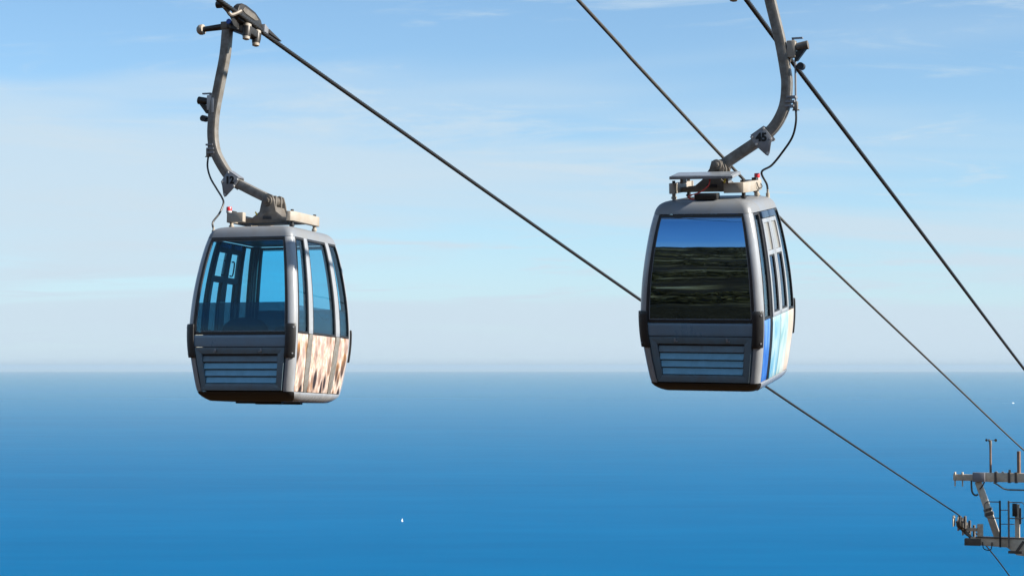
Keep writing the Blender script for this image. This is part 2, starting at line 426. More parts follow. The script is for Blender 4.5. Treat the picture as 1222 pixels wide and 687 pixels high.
# ------------------------------------------------------------------ setting: sea, hillside
def sea_material():
    m = bpy.data.materials.new('sea_water'); m.use_nodes = True
    nt = m.node_tree; b = nt.nodes['Principled BSDF']
    nt.nodes.remove(b)
    out = nt.nodes['Material Output']
    b = nt.nodes.new('ShaderNodeBsdfDiffuse')
    gl = nt.nodes.new('ShaderNodeBsdfGlossy'); gl.inputs['Roughness'].default_value = 0.05; gl.inputs['Color'].default_value = (0.66, 0.97, 1.0, 1)
    fr = nt.nodes.new('ShaderNodeFresnel'); fr.inputs['IOR'].default_value = 1.004     # choppy water: weak mirror, only at grazing view
    hf = nt.nodes.new('ShaderNodeMath'); hf.operation = 'MULTIPLY'; hf.inputs[1].default_value = 0.62
    nt.links.new(fr.outputs[0], hf.inputs[0])
    ms = nt.nodes.new('ShaderNodeMixShader')
    nt.links.new(hf.outputs[0], ms.inputs[0]); nt.links.new(b.outputs[0], ms.inputs[1]); nt.links.new(gl.outputs[0], ms.inputs[2])
    nt.links.new(ms.outputs[0], out.inputs['Surface'])
    t = nt.nodes.new('ShaderNodeTexCoord')
    mp = nt.nodes.new('ShaderNodeMapping'); mp.inputs['Scale'].default_value = (0.00025, 0.0016, 1)
    nt.links.new(t.outputs['Object'], mp.inputs['Vector'])
    nz = nt.nodes.new('ShaderNodeTexNoise'); nz.inputs['Scale'].default_value = 1.0; nz.inputs['Detail'].default_value = 6
    nt.links.new(mp.outputs[0], nz.inputs['Vector'])
    mp2 = nt.nodes.new('ShaderNodeMapping'); mp2.inputs['Scale'].default_value = (0.0025, 0.009, 1); mp2.inputs['Rotation'].default_value = (0, 0, 0.12)
    nt.links.new(t.outputs['Object'], mp2.inputs['Vector'])
    nz2 = nt.nodes.new('ShaderNodeTexNoise'); nz2.inputs['Scale'].default_value = 1.0; nz2.inputs['Detail'].default_value = 7; nz2.inputs['Roughness'].default_value = 0.6
    nt.links.new(mp2.outputs[0], nz2.inputs['Vector'])
    av = nt.nodes.new('ShaderNodeMix'); av.data_type = 'FLOAT'; av.inputs[0].default_value = 0.55
    nt.links.new(nz.outputs['Fac'], av.inputs[2]); nt.links.new(nz2.outputs['Fac'], av.inputs[3])
    cr = nt.nodes.new('ShaderNodeValToRGB'); e = cr.color_ramp.elements
    e[0].position = 0.3; e[0].color = (0.0002, 0.102, 0.250, 1)
    e[1].position = 0.7; e[1].color = (0.0003, 0.130, 0.310, 1)
    nt.links.new(av.outputs[0], cr.inputs[0])
    nt.links.new(cr.outputs[0], b.inputs['Color'])
    return m
SEA_R = 120000.0
rings = []
for r in (0, 500, 2000, 8000, 30000, 80000, SEA_R):
    rings.append(r)
mb = MB()
NS = 96
vs = [(0, 0, 0)]
for r in rings[1:]:
    vs += [(r * math.cos(2 * math.pi * i / NS), r * math.sin(2 * math.pi * i / NS), 0) for i in range(NS)]
fs = [(0, 1 + i, 1 + (i + 1) % NS) for i in range(NS)]
for k in range(len(rings) - 2):
    a = 1 + k * NS; c = a + NS
    fs += [(a + i, c + i, c + (i + 1) % NS, a + (i + 1) % NS) for i in range(NS)]
mb.add(vs, fs)
sea = mb.build('sea', sea_material())
tag(sea, 'calm deep blue sea reaching to the hazy horizon', 'sea', kind='structure')

def vnoise(x, y, seed=0):
    xi, yi = math.floor(x), math.floor(y); fx, fy = x - xi, y - yi
    def h(a, b):
        n = math.sin(a * 127.1 + b * 311.7 + seed * 74.7) * 43758.5453
        return n - math.floor(n)
    ux, uy = fx * fx * (3 - 2 * fx), fy * fy * (3 - 2 * fy)
    return (h(xi, yi) * (1 - ux) + h(xi + 1, yi) * ux) * (1 - uy) + (h(xi, yi + 1) * (1 - ux) + h(xi + 1, yi + 1) * ux) * uy
def fbm(x, y, o=5):
    s = 0; a = 0.5
    for k in range(o):
        s += a * vnoise(x, y, k); x *= 2.03; y *= 2.03; a *= 0.5
    return s
FACE_SLOPE = 0.185
def ground(x, y):
    w = x * EV.x + y * EV.y
    c = x * EU.x + y * EU.y
    if w >= 0:
        h = -0.36 * w
        h += (fbm(x * 0.02, y * 0.02, 4) - 0.48) * min(14.0, 0.08 * w)
    else:
        d = -w
        if d < 150:
            h = -0.27 * d * (1 - 0.5 * (d / 150) ** 2)
        else:
            k = min(1.0, (d - 150) / 150)
            h = -20.25 + FACE_SLOPE * (d - 150) * (0.5 + 0.5 * k)
            if d > 900: h -= FACE_SLOPE * (d - 900) * 0.85
            amp = min(1.0, (d - 150) / 300)
            h += amp * 80 * (fbm(c * 0.0060 + 3.3, 1.7 + w * 0.0022, 5) - 0.48)
        h += (fbm(x * 0.02, y * 0.02) - 0.48) * min(9.0, 0.08 * d)
    return EYE - 1.75 + h
def hill_material():
    m = bpy.data.materials.new('scrub_hillside'); m.use_nodes = True
    nt = m.node_tree; b = nt.nodes['Principled BSDF']; b.inputs['Roughness'].default_value = 0.9; b.inputs['Specular IOR Level'].default_value = 0.04
    t = nt.nodes.new('ShaderNodeTexCoord')
    n1 = nt.nodes.new('ShaderNodeTexNoise'); n1.inputs['Scale'].default_value = 0.045; n1.inputs['Detail'].default_value = 10
    n1.inputs['Roughness'].default_value = 0.7
    nt.links.new(t.outputs['Object'], n1.inputs['Vector'])
    cr = nt.nodes.new('ShaderNodeValToRGB'); e = cr.color_ramp.elements
    e[0].position = 0.38; e[0].color = (0.020, 0.011, 0.005, 1)
    e[1].position = 0.68; e[1].color = (0.46, 0.30, 0.15, 1)
    q = e.new(0.52); q.color = (0.042, 0.022, 0.009, 1)
    q = e.new(0.58); q.color = (0.20, 0.11, 0.04, 1)
    nt.links.new(n1.outputs['Fac'], cr.inputs[0])
    nt.links.new(cr.outputs[0], b.inputs['Base Color'])
    bp = nt.nodes.new('ShaderNodeBump'); bp.inputs['Distance'].default_value = 2.0; bp.inputs['Strength'].default_value = 0.6
    nt.links.new(n1.outputs['Fac'], bp.inputs['Height']); nt.links.new(bp.outputs[0], b.inputs['Normal'])
    return m
mb = MB()
radii = [0, 2, 5, 9, 14, 20, 28, 38, 50, 65, 82, 100, 122, 146, 172, 200, 232, 268, 308, 352, 400, 452, 508, 568, 632, 660, 690, 720, 750, 780, 810, 840, 870, 900, 940, 990, 1050, 1250, 1500]
NA = 144
vs = [(0, 0, ground(0, 0))]
for r in radii[1:]:
    for i in range(NA):
        a = 2 * math.pi * i / NA
        x, y = r * math.cos(a), r * math.sin(a)
        vs.append((x, y, max(-0.8, ground(x, y))))
fs = [(0, 1 + i, 1 + (i + 1) % NA) for i in range(NA)]
for k in range(len(radii) - 2):
    a = 1 + k * NA; c = a + NA
    fs += [(a + i, c + i, c + (i + 1) % NA, a + (i + 1) % NA) for i in range(NA)]
mb.add(vs, fs)
hill = mb.build('hillside', hill_material(), smooth=180)
tag(hill, 'dry scrub covered mountainside falling to the sea', 'hillside', kind='structure')

# scrub on the hillside behind the viewpoint (seen mirrored in the cabin glass)
def scrub():
    V = []; F = []
    n_done = 0
    while n_done < 9000:
        d = 120 + 820 * random.random() ** 1.15
        az = R(-90 - 36 + random.uniform(-30, 34))
        x, y = d * math.cos(az), d * math.sin(az)
        if fbm(x * 0.02 + 9, y * 0.02, 3) < 0.44:
            continue
        z = ground(x, y)
        s = random.uniform(1.0, 2.6) * (1.6 if random.random() < 0.12 else 1.0)
        for k in range(26):
            th = random.uniform(0, 2 * math.pi); ph = math.acos(random.uniform(-0.15, 1)); rr = s * random.uniform(0.55, 1.05)
            c = Vector((x + rr * math.sin(ph) * math.cos(th), y + rr * math.sin(ph) * math.sin(th), z + 0.8 * rr * math.cos(ph)))
            a = Vector((random.gauss(0, 1), random.gauss(0, 1), random.gauss(0, 1))).normalized() * s * 0.34
            b = Vector((random.gauss(0, 1), random.gauss(0, 1), random.gauss(0, 1))).normalized() * s * 0.34
            o = len(V)
            V += [tuple(c + a), tuple(c + b), tuple(c - a * 0.7 - b * 0.6)]
            F.append((o, o + 1, o + 2))
        n_done += 1
    me = bpy.data.meshes.new('scrub'); me.from_pydata(V, [], F)
    m = mat('scrub_foliage', (0.024, 0.014, 0.004), 0.8, spec=0.06, noise=0.9, nscale=0.05, tint2=(0.17, 0.095, 0.026))
    me.materials.append(m)
    o = bpy.data.objects.new('scrub', me); col.objects.link(o)
    return o
tag(scrub(), 'dark green scrub scattered over the dry hillside', 'scrub', kind='stuff')

# ------------------------------------------------------------------ haul ropes and cable
def line_point(P0, w, z):
    return Vector((P0[0] + EV.x * w, P0[1] + EV.y * w, EYE + z))
ROPE_A = (-3.3212, 26.2171); ROPE_C = (2.4085, 23.4626); CABLE_B = (-0.4564, 24.8399)
TW = 57.2                                             # tower position along line A
wA = [(-760, 88.0), (-520, 73.0), (-300, 49.0), (-150, 30.6), (-60, 15.1), (-20, 7.95), (-1.4, 4.599), (0, 4.325), (2.52, 3.854), (5.4, 3.328), (8.87, 2.69), (16.2, 1.36), (26.68, -0.50),
      (34.83, -1.91), (40.86, -2.945), (52.0, -4.85), (55.79, -5.50), (57.17, -5.79), (59.0, -6.22), (63.19, -7.297), (69.84, -9.10), (90, -14.9), (150, -34.5), (260, -76)]
wC = [(-760, 88.0), (-520, 73.0), (-300, 49.0), (-150, 30.4), (-60, 15.2), (-20, 8.0), (-2, 4.80), (0, 4.44), (1.89, 4.10), (3.42, 3.825), (5.94, 3.387), (12.56, 2.24), (25.71, -0.057),
      (40, -2.45), (50, -4.06), (57.5, -5.28), (60.0, -5.70), (62.5, -6.25), (72, -8.7), (92, -14.4), (152, -34), (262, -75)]
wB = [(-760, 88.0), (-520, 73.0), (-300, 49.0), (-150, 33.0), (-60, 17.3), (-20, 9.6), (3.8, 4.985), (5.26, 4.69), (7.12, 4.33), (11.24, 3.54), (15.94, 2.67), (20.42, 1.93), (30.41, 0.325),
      (50.29, -2.864), (58.7, -4.0), (61.5, -4.7), (70, -7.1), (90, -12.9), (150, -32.5), (260, -74)]
def dense(tab, step):
    pts = catmull([(w, z, 0) for w, z in tab], 24)
    W = np.array([p.x for p in pts]); Z = np.array([p.y for p in pts])
    w = np.arange(W[0], W[-1], step)
    return w, np.interp(w, W, Z)
def stranded_rope(name, P0, tab, r, lay, strands=6, near=(-4, 34)):
    """laid rope: round strands wound about the core"""
    mb = MB()
    w, z = dense(tab, 0.035)
    keep = [i for i in range(len(w)) if (near[0] < w[i] < near[1]) or i % 8 == 0 or i == len(w) - 1]
    n = strands * 4
    slope = np.gradient(z, w)
    rings = []
    for i in keep:
        c = line_point(P0, w[i], z[i])
        T = Vector((EV.x, EV.y, slope[i])).normalized(); N = EU.cross(T).normalized()
        ph = 2 * math.pi * w[i] / lay
        ring = []
        for k in range(n):
            a = 2 * math.pi * k / n
            rr = r * (0.80 + 0.20 * abs(math.cos((a - 0) * strands / 2)) * 1.0)
            ring.append(c + (EU * math.cos(a + ph) + N * math.sin(a + ph)) * rr)
        rings.append(ring)
    mb.loft(rings)
    return mb.build(name, M['rope'], smooth=80)
ra = stranded_rope('haul_rope', ROPE_A, wA, 0.031, 0.34, near=(-4, 40))
tag(ra, 'black stranded haul rope carrying the left cabin down to the tower', 'rope', 'haul ropes of the cable car line')
rc = stranded_rope('haul_rope', ROPE_C, wC, 0.031, 0.34, near=(-4, 30))
tag(rc, 'black stranded haul rope passing behind the right cabin hanger arm, rightmost line', 'rope', 'haul ropes of the cable car line')
mb = MB()
w, z = dense(wB, 0.6)
mb.tube([line_point(CABLE_B, a, b) for a, b in zip(w, z)], 0.026, 10)
cb = mb.build('signal_cable', M['comm'])
tag(cb, 'thin grey brown signal cable running between the two haul ropes, middle line', 'cable')

# ------------------------------------------------------------------ cable car
TAB = [(z_, a_ * 1.055, b_ * 1.03) for z_, a_, b_ in ((-0.03, 0.44, 0.46), (0.0, 0.515, 0.535), (0.05, 0.57, 0.625), (0.11, 0.592, 0.68), (0.30, 0.622, 0.712), (0.55, 0.652, 0.744), (0.75, 0.664, 0.757), (0.95, 0.662, 0.754),
       (1.25, 0.643, 0.731), (1.55, 0.608, 0.692), (1.80, 0.568, 0.648), (1.96, 0.532, 0.610), (2.03, 0.508, 0.585), (2.075, 0.470, 0.545), (2.10, 0.41, 0.48), (2.115, 0.30, 0.36))]
TZ = np.array([t[0] for t in TAB])
_p = catmull(TAB, 10)
PZ = np.array([p.x for p in _p]); PA = np.array([p.y for p in _p]); PB = np.array([p.z for p in _p])
CR = 0.082
def ha(z): return float(np.interp(z, PZ, PA))
def hb(z): return float(np.interp(z, PZ, PB))
def dha(z): return (ha(z + 0.02) - ha(z - 0.02)) / 0.04
def dhb(z): return (hb(z + 0.02) - hb(z - 0.02)) / 0.04
def wall(face, t, z, o):
    """point on the shell. face: 'x+','x-' (sides) or 'y+','y-' (ends); t -1..1 across; o outwards"""
    s = 1 if face[1] == '+' else -1
    if face[0] == 'y':
        n = Vector((0, s, -dhb(z))).normalized()
        return Vector((t * (ha(z) - CR), s * hb(z), z)) + n * o
    n = Vector((s, 0, -dha(z))).normalized()
    return Vector((s * ha(z), t * (hb(z) - CR), z)) + n * o
def patch(mb, face, t0, t1, z0, z1, o0, o1, nt=2, nz=None):
    if nz is None:
        nz = max(1, int((z1 - z0) / 0.06))
    rings = []
    for i in range(nz + 1):
        z = z0 + (z1 - z0) * i / nz
        ts = [t0 + (t1 - t0) * k / nt for k in range(nt + 1)]
        rings.append([wall(face, t, z, o1) for t in ts] + [wall(face, t, z, o0) for t in reversed(ts)])
    mb.loft(rings)
    return mb
def ringframe(mb, face, t0, t1, z0, z1, wt, wz, o0, o1, nt=2):
    patch(mb, face, t0, t0 + wt, z0, z1, o0, o1, 1)
    patch(mb, face, t1 - wt, t1, z0, z1, o0, o1, 1)
    patch(mb, face, t0 + wt, t1 - wt, z0, z0 + wz, o0, o1, nt, 1)
    patch(mb, face, t0 + wt, t1 - wt, z1 - wz, z1, o0, o1, nt, 1)
    return mb
def corner_pt(sx, sy, ang, z, o):
    """ang 0 = facing along x, 90 = facing along y"""
    cx, cy = sx * (ha(z) - CR), sy * (hb(z) - CR)
    return Vector((cx + sx * (CR + o) * math.cos(ang), cy + sy * (CR + o) * math.sin(ang), z))
def corner_strip(mb, sx, sy, a0, a1, z0, z1, o0, o1, n=8, nz=None, flat=0.0):
    nz = nz or max(2, int((z1 - z0) / 0.05)); rings = []
    for i in range(nz + 1):
        z = z0 + (z1 - z0) * i / nz
        an = [R(a0 + (a1 - a0) * k / n) for k in range(n + 1)]
        rings.append([corner_pt(sx, sy, a, z, o1) for a in an] + [corner_pt(sx, sy, a, z, o0) for a in reversed(an)])
    mb.loft(rings)
    return mb
def shell_ring(z, o=0.0, n=7):
    out = []
    for sx, sy, st in ((1, 1, 0), (-1, 1, 1), (-1, -1, 0), (1, -1, 1)):
        an = [R(90 * k / n) for k in range(n + 1)]
        if st: an = an[::-1]
        r = min(CR, ha(z) * 0.4)
        cx, cy = sx * (ha(z) - r), sy * (hb(z) - r)
        out += [Vector((cx + sx * (r + o) * math.cos(a), cy + sy * (r + o) * math.sin(a), z)) for a in an]
    return out

PIVOT_Z = 2.46
def text_mesh(body, size, bold):
    cu = bpy.data.curves.new('number', 'FONT')
    cu.body = body; cu.size = size; cu.offset = bold; cu.extrude = 0.0015
    cu.align_x = 'CENTER'; cu.align_y = 'CENTER'; cu.resolution_u = 4
    to = bpy.data.objects.new('number', cu); col.objects.link(to)
    dg = bpy.context.evaluated_depsgraph_get(); dg.update()
    me = bpy.data.meshes.new_from_object(to.evaluated_get(dg))
    bpy.data.objects.remove(to); bpy.data.curves.remove(cu)
    return me

def cable_car(cfg):
    root = empty('cable_car', cfg['loc'], cfg['rot'])
    tag(root, cfg['label'], 'cable car', 'cable cars of the line')
    body = []                                    # parts that swing with the cabin about the pivot pin
    def P(mb, name, m, parent=None, **k):
        o = mb.build(name, M[m], parent if parent else root, **k)
        if parent is None: body.append(o)
        return o
    pv = Vector((cfg['pivot_x'], 0, PIVOT_Z))
    # --- shell
    mb = MB()
    zs = [1.962, 1.985, 2.01, 2.03, 2.05, 2.065, 2.08, 2.092, 2.102, 2.11, 2.115]
    mb.loft([shell_ring(z) for z in zs])
    P(mb, 'roof', 'roof', smooth=60)
    mb = MB(); mb.loft([shell_ring(z) for z in (-0.012, 0.0, 0.02, 0.045, 0.07, 0.095)])
    fp = P(mb, 'floor_pan', 'pan', smooth=50)
    for y in (-0.25, 0.25):
        mb = MB(); mb.box((0, y, -0.022), (0.6, 0.06, 0.03))
        P(mb, 'chassis_rail', 'pan', fp)
    for sx in (-1, 1):
        for sy in (-1, 1):
            mb = MB(); corner_strip(mb, sx, sy, -7, 97, 0.10, 1.958, -0.05, 0.0, 10)
            cpil = P(mb, 'corner_pillar', 'silver', smooth=50)
            mb = MB(); corner_strip(mb, sx, sy, -9, 99, 0.12, 1.95, -0.062, -0.052, 6)
            P(mb, 'pillar_lining', 'inner', cpil)
            mb = MB(); corner_strip(mb, sx, sy, 30, 104, 0.50, 0.905, 0.003, 0.028, 8)
            bmp = P(mb, 'bumper', 'rubber', bevel=0.008, smooth=50)
            for zz in (0.55, 0.86):
                mb = MB()
                c0 = corner_pt(sx, sy, R(50), zz, 0.026); c1 = corner_pt(sx, sy, R(50), zz, 0.034)
                mb.cyl(c0, c1, 0.010, n=8)
                P(mb, 'bolt', 'zinc', bmp)
    # --- ends
    for face in ('y-', 'y+'):
        mb = MB(); ringframe(mb, face, -0.992, 0.992, 0.775, 1.955, 0.050, 0.030, -0.03, 0.005, 4)
        win = P(mb, 'end_window', 'rubber')
        mb = MB(); patch(mb, face, -0.942, 0.942, 0.805, 1.923, -0.014, -0.008, 8, 24)
        pane = P(mb, 'pane', cfg['end_glass'], win, smooth=60)
        if cfg['band']:
            mb = MB(); patch(mb, face, -0.942, 0.942, 0.81, 1.165, -0.024, -0.021, 8, 8)
            P(mb, 'tint_band', 'glass_band_end', win, smooth=60)
        mb = MB(); ringframe(mb, face, -0.938, 0.938, 0.812, 1.918, 0.010, 0.006, -0.007, -0.003, 4)
        P(mb, 'trim_bead', 'zinc', win)
        mb = MB(); patch(mb, face, -0.985, 0.985, 0.628, 0.768, -0.04, 0.014, 6, 4)
        P(mb, 'apron_panel', 'blue_grey', bevel=0.006)
        mb = MB(); patch(mb, face, -0.985, 0.985, 0.098, 0.622, -0.05, -0.022, 4)
        P(mb, 'end_wall', 'blue_grey')
        mb = MB()
        # mitred frame round the louvre
        T0, T1, Z0, Z1, wt, wz = -0.955, 0.955, 0.115, 0.620, 0.135, 0.076
        def seg(a, b, c, d):
            q = [a, b, c, d]
            n = len(q)
            rings = [[wall(face, t, z, 0.018) for t, z in q], [wall(face, t, z, -0.022) for t, z in q]]
            mb.loft(rings)
        seg((T0, Z0), (T1, Z0), (T1 - wt, Z0 + wz), (T0 + wt, Z0 + wz))
        seg((T0, Z1), (T1, Z1), (T1 - wt, Z1 - wz), (T0 + wt, Z1 - wz))
        seg((T0, Z0 + 0.0), (T0, Z1), (T0 + wt, Z1 - wz), (T0 + wt, Z0 + wz))
        seg((T1, Z0 + 0.0), (T1, Z1), (T1 - wt, Z1 - wz), (T1 - wt, Z0 + wz))
        lf = P(mb, 'louver_frame', 'grey_frame', bevel=0.003)
        mb = MB(); patch(mb, face, T0 + wt, T1 - wt, Z0 + wz, Z1 - wz, -0.021, -0.018, 2, 2)
        P(mb, 'louver_backing', 'hole', lf)
        zi0, zi1 = Z0 + wz + 0.012, Z1 - wz - 0.006
        ns = 4
        for k in range(ns):
            zb = zi0 + (zi1 - zi0) * k / ns
            zt = zb + (zi1 - zi0) / ns * 0.72
            mb = MB()
            rr = []
            for t in np.linspace(T0 + wt + 0.012, T1 - wt - 0.012, 5):
                rr.append([wall(face, t, zb, 0.012), wall(face, t, zb - 0.006, 0.008), wall(face, t, zt - 0.004, -0.017), wall(face, t, zt + 0.002, -0.013)])
            mb.loft(rr)
            P(mb, 'slat', 'slat' if k < 3 else 'grey_frame', lf)  # top slat in darker paint: shade under the frame edge put into colour
        for t in (-0.47, 0.50):
            mb = MB()
            c = wall(face, t, 0.590, 0.026)
            mb.box(c, (0.022, 0.014, 0.040)); mb.box(wall(face, t + 0.02, 0.572, 0.024), (0.04, 0.010, 0.014))
            P(mb, 'latch', 'zinc', lf, bevel=0.002)
        # bench with backrest
        s = -1 if face == 'y-' else 1
        mb = MB(); mb.box((0, s * 0.45, 0.46), (1.05, 0.42, 0.05)); mb.box((0, s * 0.45, 0.27), (0.98, 0.34, 0.32))
        sb = P(mb, 'bench', 'seat', bevel=0.015)
        mb = MB(); mb.box((0, s * 0.655, 0.66), (1.05, 0.04, 0.34), Matrix.Rotation(R(s * 6), 3, 'X'))
        P(mb, 'backrest', 'seat', sb, bevel=0.015)
        mb = MB(); arch = [(-0.30, 0.80), (0.30, 0.80)] + [(0.30 * math.cos(R(a)), 0.84 + 0.15 * math.sin(R(a))) for a in range(0, 181, 15)]
        mb.prism(arch, lambda p, q, d: Vector((p, d, q)), s * 0.655, s * 0.615)
        P(mb, 'headrest', 'seat', sb)
    mb = MB(); mb.box((0, 0, 0.105), (1.06, 1.2, 0.018)); P(mb, 'cabin_floor', 'inner')
    # --- sides
    for face in ('x-', 'x+'):
        door = face == 'x+'
        mb = MB(); patch(mb, face, -1.0, 1.0, -0.004, 0.098, -0.02, 0.010, 6, 4)
        P(mb, 'sill_trim', 'silver', bevel=0.004)
        if not door:
            bays = [(-0.985, -0.60), (-0.44, 0.44), (0.60, 0.985)]
            for (t0, t1), (q0, q1) in ((( -0.60, -0.44), (-0.60, -0.44)), ((0.44, 0.60), (0.44, 0.60))):
                mb = MB(); patch(mb, face, t0 + 0.004, t1 - 0.004, 0.80, 1.958, -0.045, 0.010, 2)
                wp = P(mb, 'window_post', 'silver', bevel=0.004)
                mb = MB(); patch(mb, face, t0 - 0.004, t1 + 0.004, 0.80, 1.955, -0.058, -0.047, 2)
                P(mb, 'post_lining', 'inner', wp)
                # the post widens and angles back below the window
                mb = MB()
                mid = (t0 + t1) / 2; sg = 1 if mid < 0 else 1
                rings = []
                for z, a, b in ((0.10, mid - 0.02, mid + 0.07), (0.19, mid - 0.06, mid + 0.115), (0.62, mid - 0.055, mid + 0.125), (0.74, mid - 0.07, mid + 0.07), (0.797, mid - 0.075, mid + 0.055)):
                    rings.append([wall(face, a, z, 0.012), wall(face, b, z, 0.012), wall(face, b, z, -0.03), wall(face, a, z, -0.03)])
                mb.loft(rings)
                P(mb, 'lower_post', 'galv', bevel=0.003)
        else:
            bays = [(-0.985, -0.60), (0.60, 0.985)]
        for t0, t1 in bays:
            wdt = t1 - t0
            mb = MB(); ringframe(mb, face, t0 + 0.004, t1 - 0.004, 0.80, 1.955, 0.028, 0.022, -0.03, 0.004, 3)
            win = P(mb, 'side_window', 'rubber')
            mb = MB(); patch(mb, face, t0 + 0.032, t1 - 0.032, 0.822, 1.933, -0.014, -0.009, 3, 20)
            P(mb, 'pane', cfg['side_glass'], win, smooth=60)
            if cfg['band'] and not door:
                mb = MB(); patch(mb, face, t0 + 0.032, t1 - 0.032, 0.825, 1.13, -0.024, -0.021, 3, 8)
                P(mb, 'tint_band', 'glass_band', win, smooth=60)
            mb = MB(); patch(mb, face, t0 + 0.003, t1 - 0.003, 0.104, 0.792, -0.04, 0.002, 4)
            key = cfg['print_end0'] if t0 < -0.9 else (cfg['print_end1'] if t1 > 0.9 else cfg['print_mid'])
            P(mb, 'side_panel', key, bevel=0.004)
        if door:
            # dark frame posts either side of the doors
            for t0, t1 in ((-0.595, -0.535), (0.535, 0.595)):
                mb = MB(); patch(mb, face, t0, t1, 0.104, 1.955, -0.045, 0.006, 1)
                P(mb, 'door_post', 'rubber', bevel=0.003)
            for i, (t0, t1) in enumerate(((-0.53, -0.008), (0.008, 0.53))):
                mb = MB()
                ringframe(mb, face, t0, t1, 0.80, 1.875, 0.075, 0.045, -0.01, 0.022, 2)
                patch(mb, face, t0 + 0.075, t1 - 0.075, 1.475, 1.525, -0.01, 0.022, 2, 1)
                d = P(mb, 'door', 'silver', bevel=0.003)
                mb = MB(); ringframe(mb, face, t0 - 0.01, t1 + 0.01, 0.79, 1.885, 0.10, 0.06, -0.022, -0.012, 2)
                patch(mb, face, t0 + 0.09, t1 - 0.09, 1.465, 1.535, -0.022, -0.012, 2, 1)
                P(mb, 'door_lining', 'inner', d)
                mb = MB(); patch(mb, face, t0 + 0.002, t1 - 0.002, 0.112, 0.797, -0.02, 0.020, 3)
                P(mb, 'door_panel', cfg['print_door'][i], d, bevel=0.003)
                mb = MB(); ringframe(mb, face, t0 + 0.078, t1 - 0.078, 0.848, 1.472, 0.045, 0.016, -0.006, 0.016, 2)
                P(mb, 'gasket', 'rubber', d)
                mb = MB(); patch(mb, face, t0 + 0.123, t1 - 0.123, 0.864, 1.456, 0.000, 0.005, 2, 10)
                P(mb, 'lower_pane', cfg['door_glass'], d, smooth=60)
                mb = MB(); patch(mb, face, t0 + 0.078, t1 - 0.078, 1.528, 1.827, 0.000, 0.006, 2, 6)
                P(mb, 'upper_pane', cfg['upper_glass'], d, smooth=60)
                hx = t1 - 0.16 if i == 0 else t0 + 0.16
                mb = MB(); mb.tube(catmull([wall(face, hx, 1.56, -0.012), wall(face, hx, 1.57, -0.05), wall(face, hx, 1.72, -0.05), wall(face, hx, 1.73, -0.012)], 5), 0.009, 8)
                P(mb, 'handle', 'dark', d)
                mb = MB(); patch(mb, face, t0, t1, 1.880, 1.955, -0.03, 0.034, 3, 4)
                P(mb, 'door_header', 'header', bevel=0.010)
    # a loose strap along the window
    mb = MB()
    mb.tube(catmull([(-0.52, 0.60, 1.22), (-0.53, 0.42, 1.08), (-0.54, 0.18, 1.02), (-0.54, -0.12, 1.10), (-0.54, -0.36, 1.00), (-0.53, -0.56, 1.16)], 8), 0.008, 6)
    P(mb, 'strap', 'dark')
    # --- roof frame: two C-shaped rails on rubber-footed posts
    for sx in (-1, 1):
        e_ = 0.20 if sx > 0 else 0.37
        path = [(sx * e_, -0.40), (sx * max(0.36, e_ + 0.01), -0.40), (sx * 0.42, -0.385), (sx * 0.445, -0.34), (sx * 0.45, -0.2), (sx * 0.45, 0.2), (sx * 0.445, 0.34), (sx * 0.42, 0.385), (sx * max(0.36, e_ + 0.01), 0.40), (sx * e_, 0.40)]
        path = [Vector((p[0], p[1], 0)) for p in path]
        mb = MB(); rings = []
        for i, p in enumerate(path):
            d = (path[min(i + 1, 9)] - path[max(i - 1, 0)]).normalized(); n = Vector((d.y, -d.x, 0))
            if n.dot(Vector((sx * 0.15, 0, 0)) - p) > 0: n = -n
            rings.append([p + n * 0.0 + Vector((0, 0, 2.175)), p + n * 0.0 + Vector((0, 0, 2.29)), p - n * 0.075 + Vector((0, 0, 2.29)), p - n * 0.075 + Vector((0, 0, 2.175))])
        mb.loft(rings)
        rail = P(mb, 'roof_rail', 'cream', bevel=0.006, smooth=50)
        for y in (-0.30, 0.30):
            mb = MB(); mb.cyl((sx * 0.40, y, 2.075), (sx * 0.40, y, 2.176), 0.022, n=12)
            mb.cyl((sx * 0.40, y, 2.115), (sx * 0.40, y, 2.14), 0.032, n=12)
            P(mb, 'rubber_mount', 'rubber' if y * sx < 0 else 'cream', rail)
            mb = MB(); mb.cyl((sx * 0.40, y, 2.289), (sx * 0.40, y, 2.318), 0.020, n=6); P(mb, 'bolt', 'dark', rail)
    # --- triangular pivot brackets
    px0 = cfg['pivot_x']
    mb = MB(); mb.prism([(-0.34, 2.185), (0.34, 2.185), (0.34, 2.228), (0.19, 2.245), (0.10, 2.31), (px0 + 0.072, 2.385), (px0 - 0.072, 2.385), (-0.10, 2.31), (-0.19, 2.245), (-0.34, 2.228)], lambda p, q, d: Vector((p, d, q)), -0.134, 0.134)
    P(mb, 'bracket_core', 'bracket')
    for y0, y1 in ((-0.155, -0.135), (0.135, 0.155)):
        out = [(-0.36, 2.18), (0.36, 2.18), (0.36, 2.235), (0.20, 2.25), (0.11, 2.32), (px0 + 0.085, 2.44), (px0 + 0.06, 2.52), (px0, 2.545), (px0 - 0.06, 2.52), (px0 - 0.085, 2.44), (-0.11, 2.32), (-0.20, 2.25), (-0.36, 2.235)]
        mb = MB(); mb.prism(out, lambda p, q, d: Vector((p, d, q)), y0, y1)
        br = P(mb, 'pivot_bracket', 'bracket', bevel=0.003, smooth=30)
        s = -1 if y0 < 0 else 1; yo = y0 if s < 0 else y1
        mb = MB(); mb.box((0.0, yo + s * 0.003, 2.245), (0.12, 0.008, 0.038)); P(mb, 'slot', 'hole', br, bevel=0.012)
        mb = MB(); mb.box((-0.15 * s * -1 * cfg['side'], yo + s * 0.003, 2.30), (0.018, 0.004, 0.045), Matrix.Rotation(R(30), 3, 'Y')); P(mb, 'sticker', 'yellow', br)
    mb = MB()
